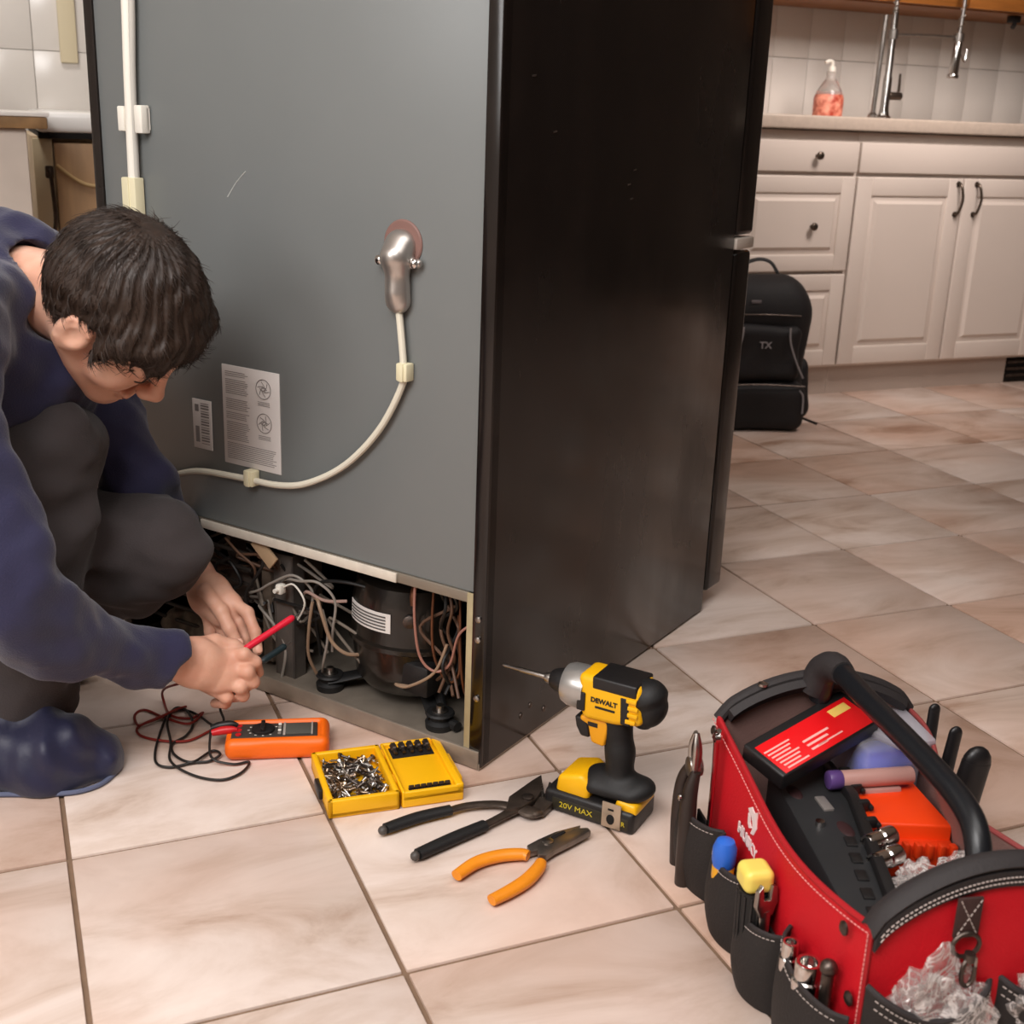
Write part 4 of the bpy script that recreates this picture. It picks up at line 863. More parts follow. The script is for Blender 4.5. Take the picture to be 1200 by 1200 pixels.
c = MB(); c.tube([(.001, .0065, -.010), (.002, .005, -.0), (0, .002, .003)], .0014, 6, 4); c.build('gate', M_steel, sh)
# crumpled clear bags
M_film = mat('crumpled_film', '#d9d0cb', .10, trans=.0, alpha=.34, spec=1., var=.05, vs=30)
_nt = M_film.node_tree; _n = _nt.nodes.new('ShaderNodeTexNoise'); _n.inputs['Scale'].default_value = 28; _n.inputs['Detail'].default_value = 3; _n.inputs['Distortion'].default_value = 2
_tc = _nt.nodes.new('ShaderNodeTexCoord'); _nt.links.new(_tc.outputs['Object'], _n.inputs['Vector'])
_r = _nt.nodes.new('ShaderNodeValToRGB'); _e = _r.color_ramp.elements; _e[0].position = .40; _e[0].color = (.16, .16, .16, 1); _e[1].position = .62; _e[1].color = (.2, .2, .2, 1)
_x = _e.new(.5); _x.color = (.85, .85, .85, 1); _x = _e.new(.46); _x.color = (.25, .25, .25, 1); _x = _e.new(.54); _x.color = (.25, .25, .25, 1)
_nt.links.new(_n.outputs['Fac'], _r.inputs[0]); _nt.links.new(_r.outputs[0], _nt.nodes['Principled BSDF'].inputs['Alpha'])
def tri(x): return np.abs((x/PI) % 2-1)*2-1
def crumple(name, label, M, rad, h, seed, group=None, pk=(), n=2):
    """crinkled film: a few nested creased skins"""
    r = np.random.default_rng(seed); mb = MB()
    for lay in range(n):
        tb = bmesh.new(); bmesh.ops.create_icosphere(tb, subdivisions=4, radius=1)
        D = [(r.normal(size=3), f, a) for f, a in ((3, .5), (4, .45), (6, .4), (9, .3), (13, .2), (19, .12), (27, .07))]
        D = [(d/np.linalg.norm(d), f, a, r.random()*6) for d, f, a in D]
        for v in tb.verts:
            q = np.array(v.co); s_ = 1.
            for d, f, a, ph in D: s_ += .55*a*float(tri(f*(q@d)+ph+.5*q[2]))
            s_ *= (1-.28*lay); p = q*s_
            v.co = (p[0]*rad[0]*1.15, p[1]*rad[1]*1.1, p[2]*rad[2]*1.2)
        mb.merge(tb)
    o = mb.build(name, M_film, M=M, angle=14); return tag(o, label, 'plastic bag', group)
crumple('plastic_bag', 'crumpled clear plastic bag bulging from the left near-end pocket', BM @ Matrix.Translation((BL+.022, .062, .128)), (.012, .042, .042), .014, 21, None, (((0, .035, .015), (.01, .022, .025)), ((.0, -.02, .02), (.01, .02, .02))))
crumple('plastic_bag', 'clear plastic bag in the right near-end pocket at the frame edge', BM @ Matrix.Translation((BL+.022, .175, .128)), (.012, .04, .032), .014, 22)
crumple('plastic_bag', 'white crumpled film between the sockets and the bag handle', BM @ Matrix.Translation((.268, .128, .135)), (.032, .026, .020), .018, 23, None, (((.02, -.02, .005), (.02, .018, .014)),))
crumple('plastic_bag', 'clear bag of small parts beside the handle inside the bag', BM @ Matrix.Translation((.262, .180, .135)), (.026, .024, .022), .013, 24)
# --- contents
def inbag(x, y, z): return BI @ onz(x, y, z)
# red-labelled drill bit set
q = [onz(871, 872, .205), onz(985, 808, .232), onz(1012, 866, .218), onz(906, 916, .190)]
o_ = q[0]; ax = (q[1]-q[0]); ay = (q[3]-q[0]); LX = ax.length; LY = ay.length
DM = frame(o_, ax, y=ay)  # z may point down
zz = DM.to_3x3() @ Vector((0, 0, 1)); sg = 1 if zz.z > 0 else -1
ds = thing('drill_bit_set', 'flat black case with bright red printed card leaning inside the bag', 'drill bit set', DM)
c = MB(); c.bx((0, 0, -.022 if sg > 0 else 0), (LX, LY, 0 if sg > 0 else .022), .003, 3); c.build('case', M_black, ds)
c = MB(); zt = .0008*sg; c.bx((.006, .012, min(0, zt)), (LX-.008, LY-.002, max(0, zt)), .0002); cd = c.build('printed_card', mat('red_card', '#e01218', .4), ds)
p = MB(); z0, z1 = (.0008*sg, .0012*sg); lo_, hi_ = min(z0, z1), max(z0, z1)
for k in range(7): p.bx((.008+.001*k, .024+.0052*k, lo_), (.048-.004*(k % 3), .0262+.0052*k, hi_))
for k in range(3): p.bx((.058, .036+.007*k, lo_), (.10-.008*k, .039+.007*k, hi_))
TT = frame((.080, .046, zt*1.3), (1, 0, 0), y=(0, -1, 0)) if sg < 0 else frame((.080, .046, zt*1.3), (1, 0, 0), y=(0, 1, 0))
p.bx((.07, .050, lo_), (.11, .052, hi_))
p.build('printing', mat('pale_pink_print', '#f2b0a8', .5), cd)
p = MB(); p.bx((LX-.045, .018, lo_), (LX-.016, .030, hi_), .0001); p.build('yellow_sticker', mat('yellow_sticker', '#e8c060', .5), cd)
# black socket rail case
SM = BM @ Matrix.Translation((0, 0, 0))
bs_ = thing('socket_holder', 'long black plastic socket holder lying in the middle of the bag', 'tool case', SM)
c = MB(); c.prism([(.04, .052), (.035, .125), (.11, .122), (.30, .075), (.385, .062), (.39, .030), (.30, .026)], .02, .152, .004, 2); c.build('holder_body', mat('charcoal_plastic', '#2c2c2d', .5, var=.1, vs=12), bs_)
c = MB(); c.prism([(.045, .118), (.05, .127), (.12, .127), (.32, .078), (.31, .068), (.12, .115)], .15, .163, .002); c.build('raised_rail', M_black, bs_)
for k, (s_, w_) in enumerate(((.07, .130), (.105, .127), (.14, .120), (.175, .112))):
    c = MB(); c.box((s_, w_+.004, .158), (.008, .014, .012), .002); c.box((s_, w_+.012, .156), (.014, .005, .006), .0015); c.build('clip', M_black, bs_)
c = MB(); c.box((.125, .085, .153), (.028, .012, .004), .001); c.build('slot_plate', mat('grey_slot', '#77706c', .4), bs_)
c = MB(); c.cyl((.165, .062, .150), (.165, .062, .158), .005, n=16); c.build('pin', M_chrome, bs_)
for k in range(5):
    c = MB(); c.box((.20+.03*k, .082-.008*k, .1525), (.018, .012, .003), .001, R=(0, 0, -.2)); c.build('socket_seat', M_black, bs_)
for q2, r2 in (((.095, .062, .152), (.016, .008, .002)), ((.175, .088, .152), (.016, .008, .002))):
    c = MB(); c.sph(q2, r2); c.build('dark_recess', mat('dark_red_recess', '#301516', .7), bs_)
# orange box
ob = thing('orange_case', 'bright orange plastic case inside the tool bag', 'case', BM)
c = MB(); c.prism([(.088, .129), (.086, .214), (.182, .212), (.162, .112)], .016, .150, .003, 3); c.build('case_lid', mat('vivid_orange', '#f4430e', .4), ob)
c = MB(); c.prism([(.155, .112), (.178, .214), (.196, .208), (.172, .108)], .016, .132, .003); c.build('case_front', mat('deep_orange', '#d93a10', .45), ob)
c = MB()
for k in range(8): t = k/7; c.box((.178+.022*t*.9, .118+.088*t, .128), (.01, .007, .018), .002)
c.build('front_rib', MATS['deep_orange'], ob, kind='stuff')
# clear container with blue contents
cb = thing('clear_container', 'clear plastic container holding something blue at the back of the bag', 'container', BM)
M_box = mat('clear_box', '#d9d4de', .15, trans=.4, alpha=.45, ior=1.2)
c = MB(); c.prism([(.005, .145), (.0, .232), (.08, .225), (.088, .15)], .02, .195, .006, 3); c.build('container_box', M_box, cb)
c = MB(); c.prism([(.0, .150), (-.004, .240), (.085, .238), (.092, .19), (.05, .165)], .193, .203, .004, 2); c.build('container_lid', mat('milky_lid', '#cfcbd3', .25, trans=.2, alpha=.6), cb)
S_ = SDF(.003); S_.ell((.05, .185, .13), (.034, .034, .052), k=.01).ell((.06, .19, .16), (.024, .03, .025), k=.01)
o = link('blue_cloth', S_.mesh('blue_cloth', mat('bright_blue_cloth', '#3450d0', .6), folds(31, [80, 160], [.004, .002]))); o.matrix_world = BM; tag(o, 'bright blue crumpled cloth inside the clear container', 'cloth')
ru = thing('plastic_tube', 'pinkish plastic tube with a purple end between blue container and orange case', 'tube', BM)
c = MB(); c.cyl((.096, .11, .165), (.096, .205, .165), .0105, n=22, bev=.002); c.build('tube_body', mat('pinkish_tube', '#b98d84', .3), ru)
c = MB(); c.cyl((.096, .100, .165), (.096, .118, .165), .0112, n=22, bev=.003); c.build('tube_cap', mat('purple_cap', '#5a3f78', .35), ru)
c = MB(); c.bx((.09, .12, .02), (.106, .19, .155), .003); c.build('tube_stand', mat('pinkish_tube', '#b98d84', .3), ru)
def socket(name, label, M, r, L, cat='socket', group=None):
    t = MB(); t.lathe([(r*.55, 0), (r*.95, 0), (r, L*.06), (r, L*.45), (r*.86, L*.5), (r*.86, L*.96), (r*.8, L), (r*.6, L), (r*.55, L*.7), (.0004, L*.68)], 24)
    o = t.build(name, M_chrome); o.matrix_world = M; return tag(o, label, cat, group)
for k, (s_, w_, z_) in enumerate(((.205, .112, .156), (.236, .104, .154))):
    socket('socket', ('upper' if k == 0 else 'lower')+' of two chrome sockets lying beside the black holder', BM @ frame((s_, w_, z_), (0, 0, 1), y=Vector((0, 0, 1)).cross(Vector((-.35, .93, .05)))) if False else BM @ frame((s_, w_, z_), Vector((.93, .35, 0)), y=Vector((0, 0, 1))) @ Matrix.Translation((0, 0, -.019)), .0112, .038)
c = MB(); c.bx((.27, .085, .1), (.305, .125, .142), .004); tag(c.build('red_block', M_red, M=BM), 'small red plastic block next to the lower chrome socket', 'case')
c = MB(); c.bx((.262, .075, .1), (.268, .13, .139), .001); 
tag(c.build('white_card', mat('white_card', '#ded6d0', .5), M=BM), 'white card edge beside the small red block', 'card')
c = MB(); c.bx((.20, .08, .013), (.38, .225, .115), .02, 4); tag(c.build('tool_roll', mat('dark_cloth_roll', '#2a2321', .8), M=BM), 'dark folded tool roll lying low inside the bag', 'tool roll')
# side pocket tools
def T(s, w, z): return BM @ Matrix.Translation((s, w, z))
pg = thing('pocket_pliers', 'pliers with dark grips standing in the far left side pocket', 'pliers', T(.026, -.03, -.038))
c = MB(); c.tube([(.012, -.012, .03), (.012, -.012, .10), (.006, -.010, .155), (.004, -.004, .185)], [.009, .0105, .0095, .006], 14, 6); c.build('grip', mat('brown_black_grip', '#2a211d', .4), pg)
c = MB(); c.tube([(-.03, -.006, .03), (-.036, -.006, .10), (-.036, -.004, .150), (-.020, -.002, .182)], [.008, .0095, .009, .006], 14, 6); c.build('grip', MATS['brown_black_grip'], pg)
c = MB(); c.cyl((-.008, -.010, .186), (-.008, .006, .186), .012, n=20, bev=.001); c.tube([(-.012, -.002, .185), (-.018, -.002, .21), (-.014, -.002, .228)], [.009, .008, .004], 10, 4, flat=.6); c.tube([(-.002, -.002, .185), (-.002, -.002, .212), (-.008, -.002, .23)], [.009, .008, .004], 10, 4, flat=.6); c.build('jaws', M_steel, pg)
c = MB(); c.lathe([(.004, 0), (.004, .002), (.002, .003)], 12, frame((.008, -.022, .155), (1, 0, 0), z=(0, -1, 0))); c.build('grip_rivet', M_chrome, pg)
wr = thing('small_wrench', 'small chrome wrench beside the pliers at the far bag corner', 'wrench', T(.040, -.016, -.012))
c = MB(); c.tube([(0, 0, .05), (.002, 0, .15), (.0, 0, .205)], [.005, .005, .006], 8, 4, flat=.5); c.build('shank', M_chrome, wr)
c = MB(); c.tube([(.008*math.cos(.9+a*.47), 0, .214+.008*math.sin(2.2+.0+a*.47)) for a in range(10)], .003, 8, 2); c.cyl((0, -.003, .208), (0, .003, .208), .006, n=14); c.build('open_end', M_chrome, wr)
s1 = thing('blue_screwdriver', 'screwdriver with blue and orange handle end in the second side pocket', 'screwdriver', T(.135, -.032, 0))
c = MB(); c.lathe([(.010, .02), (.0125, .05), (.0125, .088), (.011, .092)], 20); c.build('orange_collar', mat('amber_handle', '#d99a20', .3), s1)
c = MB(); c.lathe([(.0115, .088), (.0135, .096), (.0135, .112), (.010, .121), (.003, .124)], 20); c.build('handle', M_blue, s1)
s2 = thing('yellow_screwdriver', 'ribbed black screwdriver with a big pale yellow butt', 'screwdriver', T(.226, -.034, .006))
S_ = SDF(.0015); S_.fn(rbx((0, 0, .132), (.0165, .0165, .0135), .0085), (-.02, -.02, .115), (.02, .02, .15), k=.003); link('butt_cap', S_.mesh('butt_cap', mat('pale_yellow', '#e8d264', .35)), s2)
c = MB(); c.lathe([(.011, .02), (.0135, .05), (.016, .09), (.0165, .118)], 28); gr = c.build('handle', M_rubber, s2)
c = MB()
for k in range(14):
    a = k*2*PI/14; c.tube([(.0150*math.cos(a), .0150*math.sin(a), .055), (.0166*math.cos(a), .0166*math.sin(a), .115)], .0016, 6, 1)
c.build('ribs', M_black, gr, kind='stuff')
w2 = thing('combination_wrench', 'open-ended chrome wrench leaning against the yellow screwdriver', 'wrench', BM @ frame((.250, -.027, .014), (.35, -.94, 0), z=(-.03, -.03, 1)))
c = MB(); c.tube([(0, 0, 0), (0, 0, .06), (0, 0, .096)], [.0062, .0062, .0075], 10, 4, flat=.5, up=(0, 1, 0)); c.build('shank', M_steel, w2)
c = MB(); YZ = Matrix(((1, 0, 0, 0), (0, 0, -1, 0), (0, 1, 0, 0), (0, 0, 0, 1)))
c.prism([(-.008, .090), (.008, .090), (.0145, .104), (.013, .122), (.007, .128), (.005, .110), (-.004, .108), (-.006, .124), (-.0125, .122), (-.0145, .104)], -.003, .003, .001, 2, YZ); c.build('open_jaw', M_steel, w2)
socket('socket', 'small chrome socket standing in the nearest side pocket', T(.315, -.030, .092), .0095, .032)
rs = socket('socket', 'large dull socket beside the small one near the bag corner', T(.348, -.026, .092), .0145, .034)
c = MB(); c.cyl((0, 0, 0), (0, 0, .05), .006, n=12); c.sph((0, 0, .052), .0085); tag(c.build('ratchet_extension', M_dsteel, M=T(.372, -.018, .085)), 'dark extension end behind the large dull socket', 'socket')
# grips poking out beyond the far wall
for nm, lab, s_, w_, r, zt, lean in (('tool_grip', 'slimmest black tool grip beyond the far side, farthest from camera', .010, .278, .0085, .2, -.12), ('tool_grip', 'middle slim black tool grip poking up beyond the far side', .052, .278, .0095, .196, -.05), ('tool_grip', 'widest rounded black grip at the right of the three', .098, .276, .0195, .2, .03)):
    c = MB(); c.tube([(s_, w_-.004, .03), (s_+lean*.02, w_-.002, .12), (s_+lean*.15, w_+.008, zt-r)], [r*.8, r, r*.92], 18, 6, flat=.6, up=(1, 0, 0)) if r < .015 else c.tube([(s_, w_-.006, .03), (s_, w_-.002, .11), (s_, w_+.008, zt-r*1.1)], [r*.75, r, r*.95], 20, 6, flat=.6, up=(1, 0, 0))
    c.sph((s_+(lean*.15 if r < .015 else 0), w_+.008, zt-r*(1 if r < .015 else 1.1)), (r*.56, r*.92, r*1.0)); tag(c.build(nm, mat('black_grip', '#1a1819', .38), M=BM), lab, 'tool grip')
c = MB(); c.sheet(lambda u, v: (-.01+.16*u, BW+.005+.040*math.sin(PI*u)**.6, .001+.085*v), 16, 4, .003); c.build('outer_pocket', M_bfab, bg)
# ================================================================== PERSON
PO = Vector((-.02, .30, 0))
pe = thing('person', 'dark-haired man in navy sweater crouching, holding test probes at the open bay', 'person', Matrix.Translation(PO))
M_skin = mat('skin', '#dfad94', .5, var=.05, vs=25, col2='#cb937b', sss=.12, bump=.15, bs=300)
M_sweat = mat('navy_sweater', '#232140', .85, var=.08, vs=14, bump=.45, bs=420, sheen=.25)
M_trous = mat('charcoal_trousers', '#3a3333', .85, var=.08, vs=9, bump=.4, bs=380, sheen=.1)
M_cover = mat('navy_shoe_cover', '#1b1c38', .5, var=.15, vs=12, bump=.3, bs=120, sheen=.2)
M_hair = mat('dark_brown_hair', '#2b1d14', .52, var=.2, vs=60)
FW3 = np.array(fwd)
a3 = lambda v: np.array(tuple(v), float)
V = lambda x, y, d: a3(W(x, y, d))
def eul(a, b, c):
    ca, sa, cb, sb, cc, sc = math.cos(a), math.sin(a), math.cos(b), math.sin(b), math.cos(c), math.sin(c)
    return Matrix(((ca, -sa, 0), (sa, ca, 0), (0, 0, 1))) @ Matrix(((cb, 0, sb), (0, 1, 0), (-sb, 0, cb))) @ Matrix(((1, 0, 0), (0, cc, -sc), (0, sc, cc)))
HROT = eul(-.30, 1.06, .56); HM = Matrix.Translation((.134, .238, .628)) @ HROT.to_4x4() @ Matrix.Scale(.98, 4); HI = HM.inverted()
NB = V(12, 338, 1.64); NBl = a3(HI @ Vector(NB))
# --- skin: head, neck, forearms, hands and the covered trunk, one mesh
H = SDF(.0021)
H.ell((-.008, 0, .030), (.100, .079, .088), k=.02).ell((.034, 0, -.02), (.058, .064, .075), k=.03)
H.cap((.035, .0, -.075), (.078, 0, -.104), .045, .023, k=.03)
for sy in (-1, 1):
    H.cap((.0, sy*.052, -.055), (.07, sy*.018, -.100), .020, .018, k=.03)
    H.ell((.058, sy*.040, -.032), (.028, .026, .028), k=.02)
    H.cap((.080, sy*.014, .022), (.074, sy*.046, .022), .012, .010, k=.012)
    H.ell((.092, sy*.032, .002), (.014, .018, .012), k=.012, sub=True)
    H.ell((.075, sy*.033, .001), (.0135, .0155, .0125), k=.003)
    H.cap((.0885, sy*.020, -.004), (.083, sy*.046, -.003), .0016, .0014, k=.002)
    H.ell((.105, sy*.011, -.041), (.011, .009, .009), k=.006)
    H.ell((.112, sy*.007, -.047), (.006, .0035, .003), k=.003, sub=True)
    H.cap((.097, sy*.010, -.070), (.086, sy*.024, -.071), .005, .002, k=.005)
    # ear
    H.ell((-.006, sy*.080, -.014), (.023, .010, .035), R=np.array(eul(0, 0, 0)), k=.006).cap((-.014, sy*.084, .014), (.006, sy*.083, .012), .0048, .004, k=.004).cap((-.022, sy*.086, .006), (-.020, sy*.084, -.026), .0045, .004, k=.004).cap((-.014, sy*.083, -.036), (-.004, sy*.080, -.044), .0065, .006, k=.005)
    H.ell((-.002, sy*.091, -.010), (.012, .008, .018), k=.004, sub=True)
H.cap((.088, 0, .010), (.116, 0, -.034), .0075, .0095, k=.012).cap((.116, 0, -.034), (.103, 0, -.046), .009, .006, k=.008)
H.cap((.099, -.016, -.066), (.099, .016, -.066), .0055, k=.005).cap((.096, -.014, -.077), (.096, .014, -.077), .0065, k=.005)
H.cap((-.03, 0, -.055), NBl, .056, .062, k=.03)
hm_ = H.mesh('head', M_skin, smooth=1); hm_.transform(HM)
RH = SDF(.0015); fl_ = (FW3, .62)
RH.cap(V(150, 765, 1.64), V(196, 770, 1.685), .031, .0255, k=.012, flat=fl_).cap(V(200, 771, 1.69), V(228, 776, 1.715), .028, .034, k=.014, flat=fl_).cap(V(226, 776, 1.715), V(256, 786, 1.735), .033, .033, k=.014, flat=fl_)
def finger(S, pts, r0, r1, k=.007):
    n = len(pts)-1
    for i in range(n):
        ra = r0+(r1-r0)*i/n; rb = r0+(r1-r0)*(i+1)/n
        S.cap(pts[i], pts[i+1], ra, rb, k=.007 if i == 0 else .005)
    pass
finger(RH, [V(246, 768, 1.750), V(286, 767, 1.732), V(299, 776, 1.742), V(303, 788, 1.760)], .0100, .0078)
finger(RH, [V(242, 779, 1.748), V(290, 787, 1.728), V(297, 799, 1.740), V(288, 805, 1.762)], .0102, .0080)
finger(RH, [V(236, 790, 1.748), V(282, 805, 1.731), V(285, 815, 1.745), V(273, 817, 1.768)], .0098, .0076)
finger(RH, [V(228, 798, 1.752), V(266, 817, 1.740), V(264, 824, 1.753), V(252, 824, 1.772)], .0088, .0070)
finger(RH, [V(222, 757, 1.722), V(252, 752, 1.738), V(274, 757, 1.748), V(288, 766, 1.752)], .0118, .0088)
LH = SDF(.0015)
LH.cap(V(212, 632, 1.955), V(229, 672, 1.925), .034, .0265, k=.012).cap(V(231, 676, 1.92), V(246, 697, 1.895), .027, .031, k=.014, flat=(FW3, .68)).cap(V(246, 697, 1.895), V(263, 713, 1.875), .032, .030, k=.014, flat=(FW3, .65))
finger(LH, [V(268, 702, 1.872), V(290, 718, 1.858), V(299, 741, 1.848), V(302, 762, 1.842)], .0100, .0078)
finger(LH, [V(264, 712, 1.876), V(281, 730, 1.872), V(288, 748, 1.872), V(288, 762, 1.872)], .0100, .0078)
finger(LH, [V(252, 719, 1.885), V(262, 742, 1.888), V(268, 756, 1.886), V(272, 768, 1.88)], .0096, .0076)
finger(LH, [V(242, 716, 1.892), V(246, 740, 1.895), V(250, 754, 1.893), V(256, 764, 1.888)], .0088, .0070)
finger(LH, [V(240, 692, 1.868), V(259, 716, 1.850), V(269, 737, 1.843), V(279, 756, 1.842)], .0120, .0086)
BC = SDF(.008)
PEL = V(-150, 640, 1.74); CH = V(-10, 400, 1.66)
BC.cap(PEL, CH, .10, .09, k=.04).cap(CH, NB, .07, .045, k=.03).cap(V(-58, 375, 1.46), V(62, 370, 1.80), .045, k=.03)
BC.cap(V(-55, 380, 1.46), V(-50, 575, 1.455), .034, .03).cap(V(-50, 575, 1.455), V(-12, 690, 1.47), .03, .03).cap(V(-12, 690, 1.47), V(160, 765, 1.65), .03, .024).cap(V(62, 370, 1.80), V(160, 570, 1.835), .034, .028).cap(V(160, 570, 1.835), V(214, 640, 1.95), .028, .026)
BC.cap(PEL, V(62, 520, 1.65), .07, .045, k=.03).cap(V(62, 520, 1.65), V(28, 830, 1.69), .042, .035).cap(PEL, V(188, 642, 1.81), .07, .045, k=.03).cap(V(188, 642, 1.81), V(20, 735, 1.92), .042, .035)
meshes = [hm_, RH.mesh('rh', M_skin), LH.mesh('lh', M_skin), BC.mesh('bc', M_skin)]
bm = bmesh.new()
for m_ in meshes: bm.from_mesh(m_); bpy.data.meshes.remove(m_)
me = bpy.data.meshes.new('body'); bm.to_mesh(me); bm.free(); me.materials.append(M_skin); me.transform(Matrix.Translation(-PO)); me.polygons.foreach_set('use_smooth', [True]*len(me.polygons))
body = link('body', me, pe)
def pmesh(name, S, m, disp=None, smooth=1, label=None, parent=None):
    me = S.mesh(name, m, disp, smooth); me.transform(Matrix.Translation(-PO)); return link(name, me, parent or pe, label=label)
# nails
def nail(p, d, n, w=.0052):
    p, d, n = Vector(p), Vector(d).normalized(), Vector(n).normalized(); c = MB(); c.sph((0, 0, 0), (.0058, w, .0012), M=frame(p-PO, d, z=n)); c.build('fingernail', mat('nail', '#dba58e', .3), body)
nail(V(281, 752.5, 1.834), V(279, 756, 1.842)-V(269, 737, 1.843), -FW3+np.array((.2, 0, .3))); nail(V(287, 761, 1.745), V(288, 766, 1.752)-V(274, 757, 1.748), -FW3*.4+np.array((0, 0, 1.))); nail(V(303.5, 761, 1.8345), V(302, 762, 1.842)-V(299, 741, 1.848), -FW3+np.array((.4, 0, 0)))
# eyebrows
for sy in (-1, 1):
    c = MB(); c.tube([(.093, sy*.012, .019), (.0915, sy*.028, .025), (.083, sy*.047, .020)], [.003, .0042, .002], 8, 6, flat=.5); o = c.build('eyebrow', M_hair, body); o.matrix_basis = Matrix.Translation(-PO) @ HM
    c = MB(); c.tube([(.0895, sy*.020, -.0055), (.0905, sy*.033, -.0085), (.084, sy*.046, -.005)], .0011, 6, 6); o = c.build('eyelashes', M_hair, body); o.matrix_basis = Matrix.Translation(-PO) @ HM
c = MB(); c.tube([(.1005, -.020, -.0715), (.1035, 0, -.0712), (.1005, .020, -.0715)], .0011, 6, 6); o = c.build('lips', mat('lip', '#9a5548', .5), body); o.matrix_basis = Matrix.Translation(-PO) @ HM
# --- hair
WH = np.array([-.062, .012, .094])
whn = WH/np.linalg.norm(WH); wx = np.cross(whn, [0, 1, 0]); wx /= np.linalg.norm(wx); wy = np.cross(whn, wx)
S_whorl = True
def hairdisp(P):
    q = P-WH; a = np.arctan2(q@wy, q@wx); r = np.sqrt((q@wy)**2+(q@wx)**2)+.001
    n = np.sin(P@[60, 20, 50])+np.sin(P@[-40, 70, 30]+1)
    w = np.clip(r/.03, 0, 1)
    return (.0011*np.sin(a*34+n*1.2+r*40)+.0007*np.sin(a*77+n*2-r*60)+.0012*np.sin(P@[130, 60, -90]+n))*w
S_ = SDF(.0021)
S_.ell((-.012, 0, .032), (.106, .085, .092), k=.015).ell((-.034, 0, .002), (.076, .076, .082), k=.03)
S_.cap((.056, -.042, .060), (.080, -.042, .038), .026, .012, k=.02).cap((.062, 0, .062), (.089, .0, .040), .028, .012, k=.02).cap((.056, .042, .060), (.080, .04, .038), .026, .012, k=.02)
S_.cap((.035, -.074, .045), (.030, -.080, -.004), .016, .006, k=.02).cap((.035, .074, .045), (.030, .080, -.004), .016, .006, k=.02)
# cut away face, ears and neck
S_.ell((.125, 0, -.062), (.100, .118, .118), k=.006, sub=True)
S_.fn(lambda P: P[..., 2]+.085+.25*(P[..., 0]+.05), (-.2, -.2, -.3), (.2, .2, -.03), k=.006, sub=True)
for sy in (-1, 1): S_.ell((-.002, sy*.096, -.022), (.032, .042, .046), k=.004, sub=True)
S_.ell(WH*.97, (.0035, .0045, .012), R=np.stack([wx, wy, whn], 1), k=.004, sub=True)
hme = S_.mesh('hair', M_hair, hairdisp, smooth=0); hair = link('hair', hme, pe); hair.matrix_basis = Matrix.Translation(-PO) @ HM
# loose strands
vs_ = np.array([v.co[:] for v in hme.vertices]); ns_ = np.array([v.normal[:] for v in hme.vertices])
sel = rng.choice(len(vs_), 9000, replace=False)
pos = []; NP = 6
for i in sel:
    p = vs_[i].copy(); nn = ns_[i]; q = p-WH
    if np.linalg.norm(p/np.array([.112, .091, .1])) < .8: continue
    d = q-nn*(q@nn); L = np.linalg.norm(d); 
    if L < .013: continue
    d /= L; sw = np.cross(nn, d); d = d+sw*(.25+.15*rng.normal()); d /= np.linalg.norm(d)
    ln = .012+.012*rng.random(); lift = .0006+.0008*rng.random()
    pts_ = [p-nn*.001]
    for k in range(1, NP):
        t = k/(NP-1); x = p+d*ln*t+nn*(lift*math.sin(t*2.2)); 
        e = (x-np.array([-.012, 0, .032]))/np.array([.115, .094, .103]); ne = np.linalg.norm(e)
        pts_.append(x-nn*(.45*ln*t*t*.5))
    pos.append(pts_)
hc = bpy.data.hair_curves.new('hair_strands'); hc.add_curves([NP]*len(pos))
hc.attributes['position'].data.foreach_set('vector', np.array(pos, np.float32).ravel())
ra = hc.attributes.get('radius') or hc.attributes.new('radius', 'FLOAT', 'POINT')
ra.data.foreach_set('value', np.tile(np.linspace(.00042, .00010, NP), len(pos)).astype(np.float32))
hc.materials.append(M_hair); o = link('hair_strands', hc, hair, kind='stuff')
# --- sweater
fs1 = folds(41, [38, 75], [.008, .0045]); fs2 = folds(42, [140], [.0022])
S_ = SDF(.0046)
S_.cap(PEL, CH, .165, .150, k=.04).cap(V(-55, 345, 1.62), V(5, 336, 1.67), .105, .098, k=.04).cap(V(0, 345, 1.74), V(40, 335, 1.76), .09, .082, k=.04)
S_.cap(V(-60, 375, 1.47), V(45, 372, 1.78), .078, .075, k=.05)
S_.cap(V(-66, 385, 1.46), V(-66, 480, 1.455), .070, .066, k=.03).cap(V(-66, 480, 1.455), V(-46, 575, 1.455), .066, .064, k=.02).cap(V(-46, 575, 1.455), V(-12, 645, 1.46), .064, .063, k=.02).cap(V(-12, 645, 1.46), V(-8, 690, 1.47), .063, .062, k=.02).cap(V(-8, 690, 1.47), V(80, 748, 1.57), .066, .052, k=.02).cap(V(80, 748, 1.57), V(182, 769, 1.675), .050, .0355, k=.015)
S_.cap(V(60, 385, 1.79), V(130, 500, 1.83), .070, .062, k=.03).cap(V(130, 500, 1.825), V(160, 570, 1.835), .058, .052, k=.02).cap(V(160, 570, 1.835), V(203, 618, 1.90), .050, .038, k=.02)
axw = V(192, 770, 1.69)-V(120, 757, 1.61); axw /= np.linalg.norm(axw); cw = V(187, 769.5, 1.682)
S_.cap(V(150, 762.5, 1.645), V(215, 773, 1.71), .0395, .034, k=.01)
S_.fn(lambda P: -((P-cw)@axw), cw-.055, cw+.09, k=.003, sub=True)
S_.cap(V(34, 338, 1.62), V(28, 338, 1.625), .070, .074, k=.02)
S_.cap(NB+(NB-V(155, 355, 1.58))*-.05, a3(HM @ Vector((-.03, 0, -.055))), .0595, .0595, k=.003, sub=True)
pmesh('sweater', S_, M_sweat, lambda P: fs1(P*np.array([1, 1, .8]))+fs2(P), label='navy blue knitted sweater')
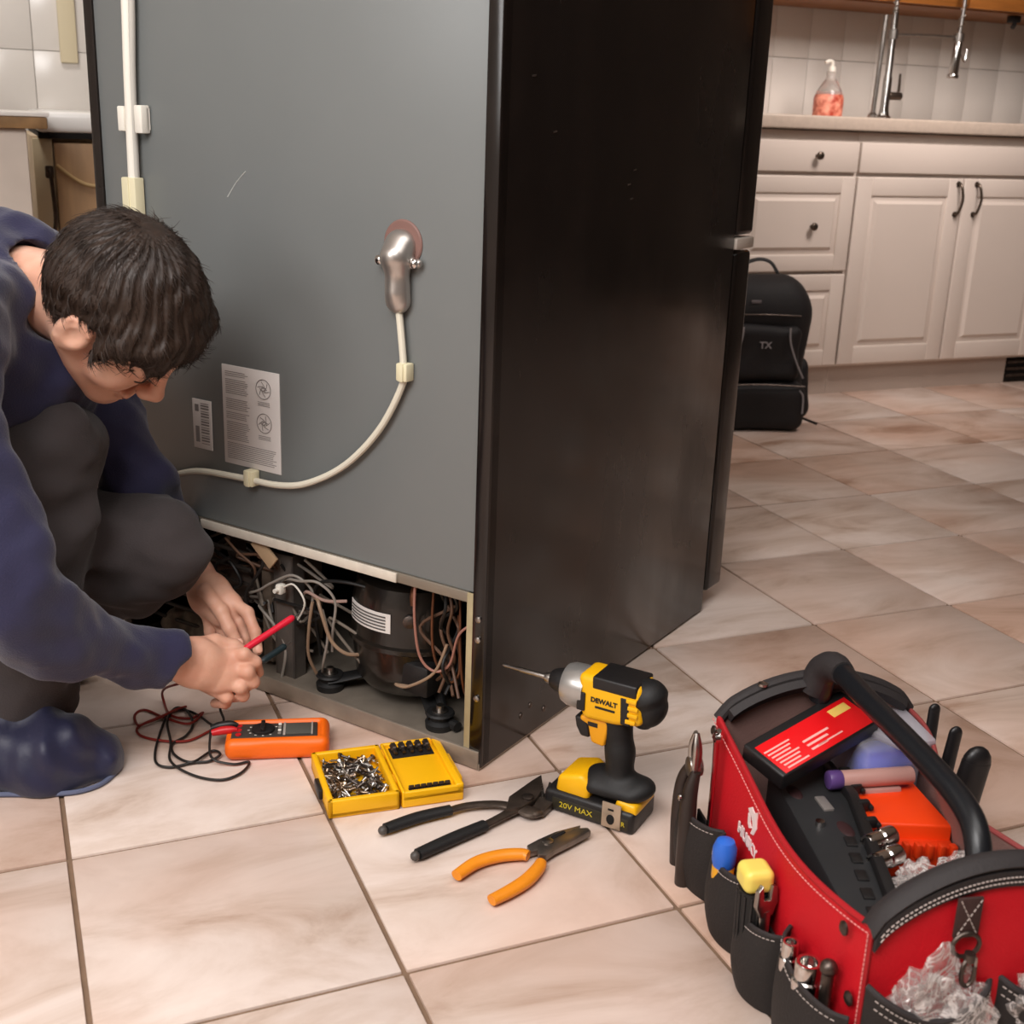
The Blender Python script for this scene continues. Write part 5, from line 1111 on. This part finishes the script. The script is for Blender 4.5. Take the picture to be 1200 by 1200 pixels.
c = MB(); ax_ = Vector(a3(HM @ Vector((-.03, 0, -.055)))-NB).normalized(); cc = Vector(NB)+ax_*.022; Fc = frame(cc, ax_.orthogonal(), z=ax_); e1_ = ax_.orthogonal().normalized(); e2_ = ax_.cross(e1_)
c.tube([cc-PO+(e1_*math.cos(a*PI/14)+e2_*math.sin(a*PI/14))*.066 for a in range(28)], .0065, 10, 1, closed=True); c.build('collar', mat('navy_rib_collar', '#1e1a30', .85, bump=.5, bs=400), pe)
# --- trousers
ft1 = folds(51, [40, 85], [.007, .0035]); 
S_ = SDF(.0048)
S_.cap(PEL, V(60, 522, 1.65), .125, .063, k=.04).cap(V(60, 520, 1.648), V(60, 560, 1.652), .061, .061, k=.02).cap(V(60, 530, 1.65), V(30, 815, 1.69), .064, .060, k=.03).cap(V(36, 780, 1.68), V(26, 826, 1.69), .060, .064, k=.02)
S_.cap(PEL, V(180, 636, 1.80), .125, .066, k=.04).cap(V(180, 638, 1.80), V(184, 648, 1.80), .064, .060, k=.02).cap(V(188, 652, 1.81), V(40, 725, 1.93), .062, .055, k=.03)
S_.cap(PEL, V(-200, 640, 1.75), .15, .14, k=.04)
pmesh('trousers', S_, M_trous, ft1, label='charcoal work trousers')
# --- shoes with covers
fc1 = folds(61, [60, 130], [.007, .0035])
hl = onz(-75, 915); bl_ = onz(60, 912); to = onz(110, 902)
S_ = SDF(.0035); z3 = lambda v, z: np.array((v.x, v.y, z))
S_.cap(z3(hl, .045), z3(bl_, .034), .050, .050, k=.02).cap(z3(bl_, .032), z3(to, .022), .054, .036, k=.02).cap(z3(bl_, .012), z3(to, .010), .056, .040, k=.01).cap(V(26, 838, 1.69), z3(onz(40, 885), .05), .052, .046, k=.03).cap(V(20, 828, 1.69), z3(hl, .06), .05, .045, k=.03)
S_.fn(lambda P: P[..., 2]-.0, (-1, -1, -.2), (1, 1, .0), k=.002, sub=True)
pmesh('shoe_cover', S_, M_cover, lambda P: fc1(P)*np.clip(P[:, 2]/.03, 0, 1), label='dark navy fabric shoe cover, right foot')
c = MB(); hull = [(-100, 938), (-40, 934), (0, 931), (50, 931), (90, 928), (118, 919), (134, 906), (137, 897)]
c.tube([onz(x, y, .004)-PO for x, y in hull], .0035, 8, 5); c.build('elastic_hem', mat('blue_grey_hem', '#5a6078', .7), pe)
th = onz(-10, 800); tt = onz(82, 800)
S_ = SDF(.004); S_.cap(V(25, 735, 1.93), z3(th, .06), .045, .042, k=.03).cap(z3(th, .05), z3(tt, .032), .044, .034, k=.02)
S_.fn(lambda P: P[..., 2]-.0, (-1, -1, -.2), (1, 1, .0), k=.002, sub=True)
pmesh('shoe', S_, mat('grey_brown_shoe', '#4a4038', .6, var=.1, vs=20), lambda P: folds(62, [50], [.002])(P)*np.clip(P[:, 2]/.03, 0, 1), label='grey-brown shoe under the far leg')
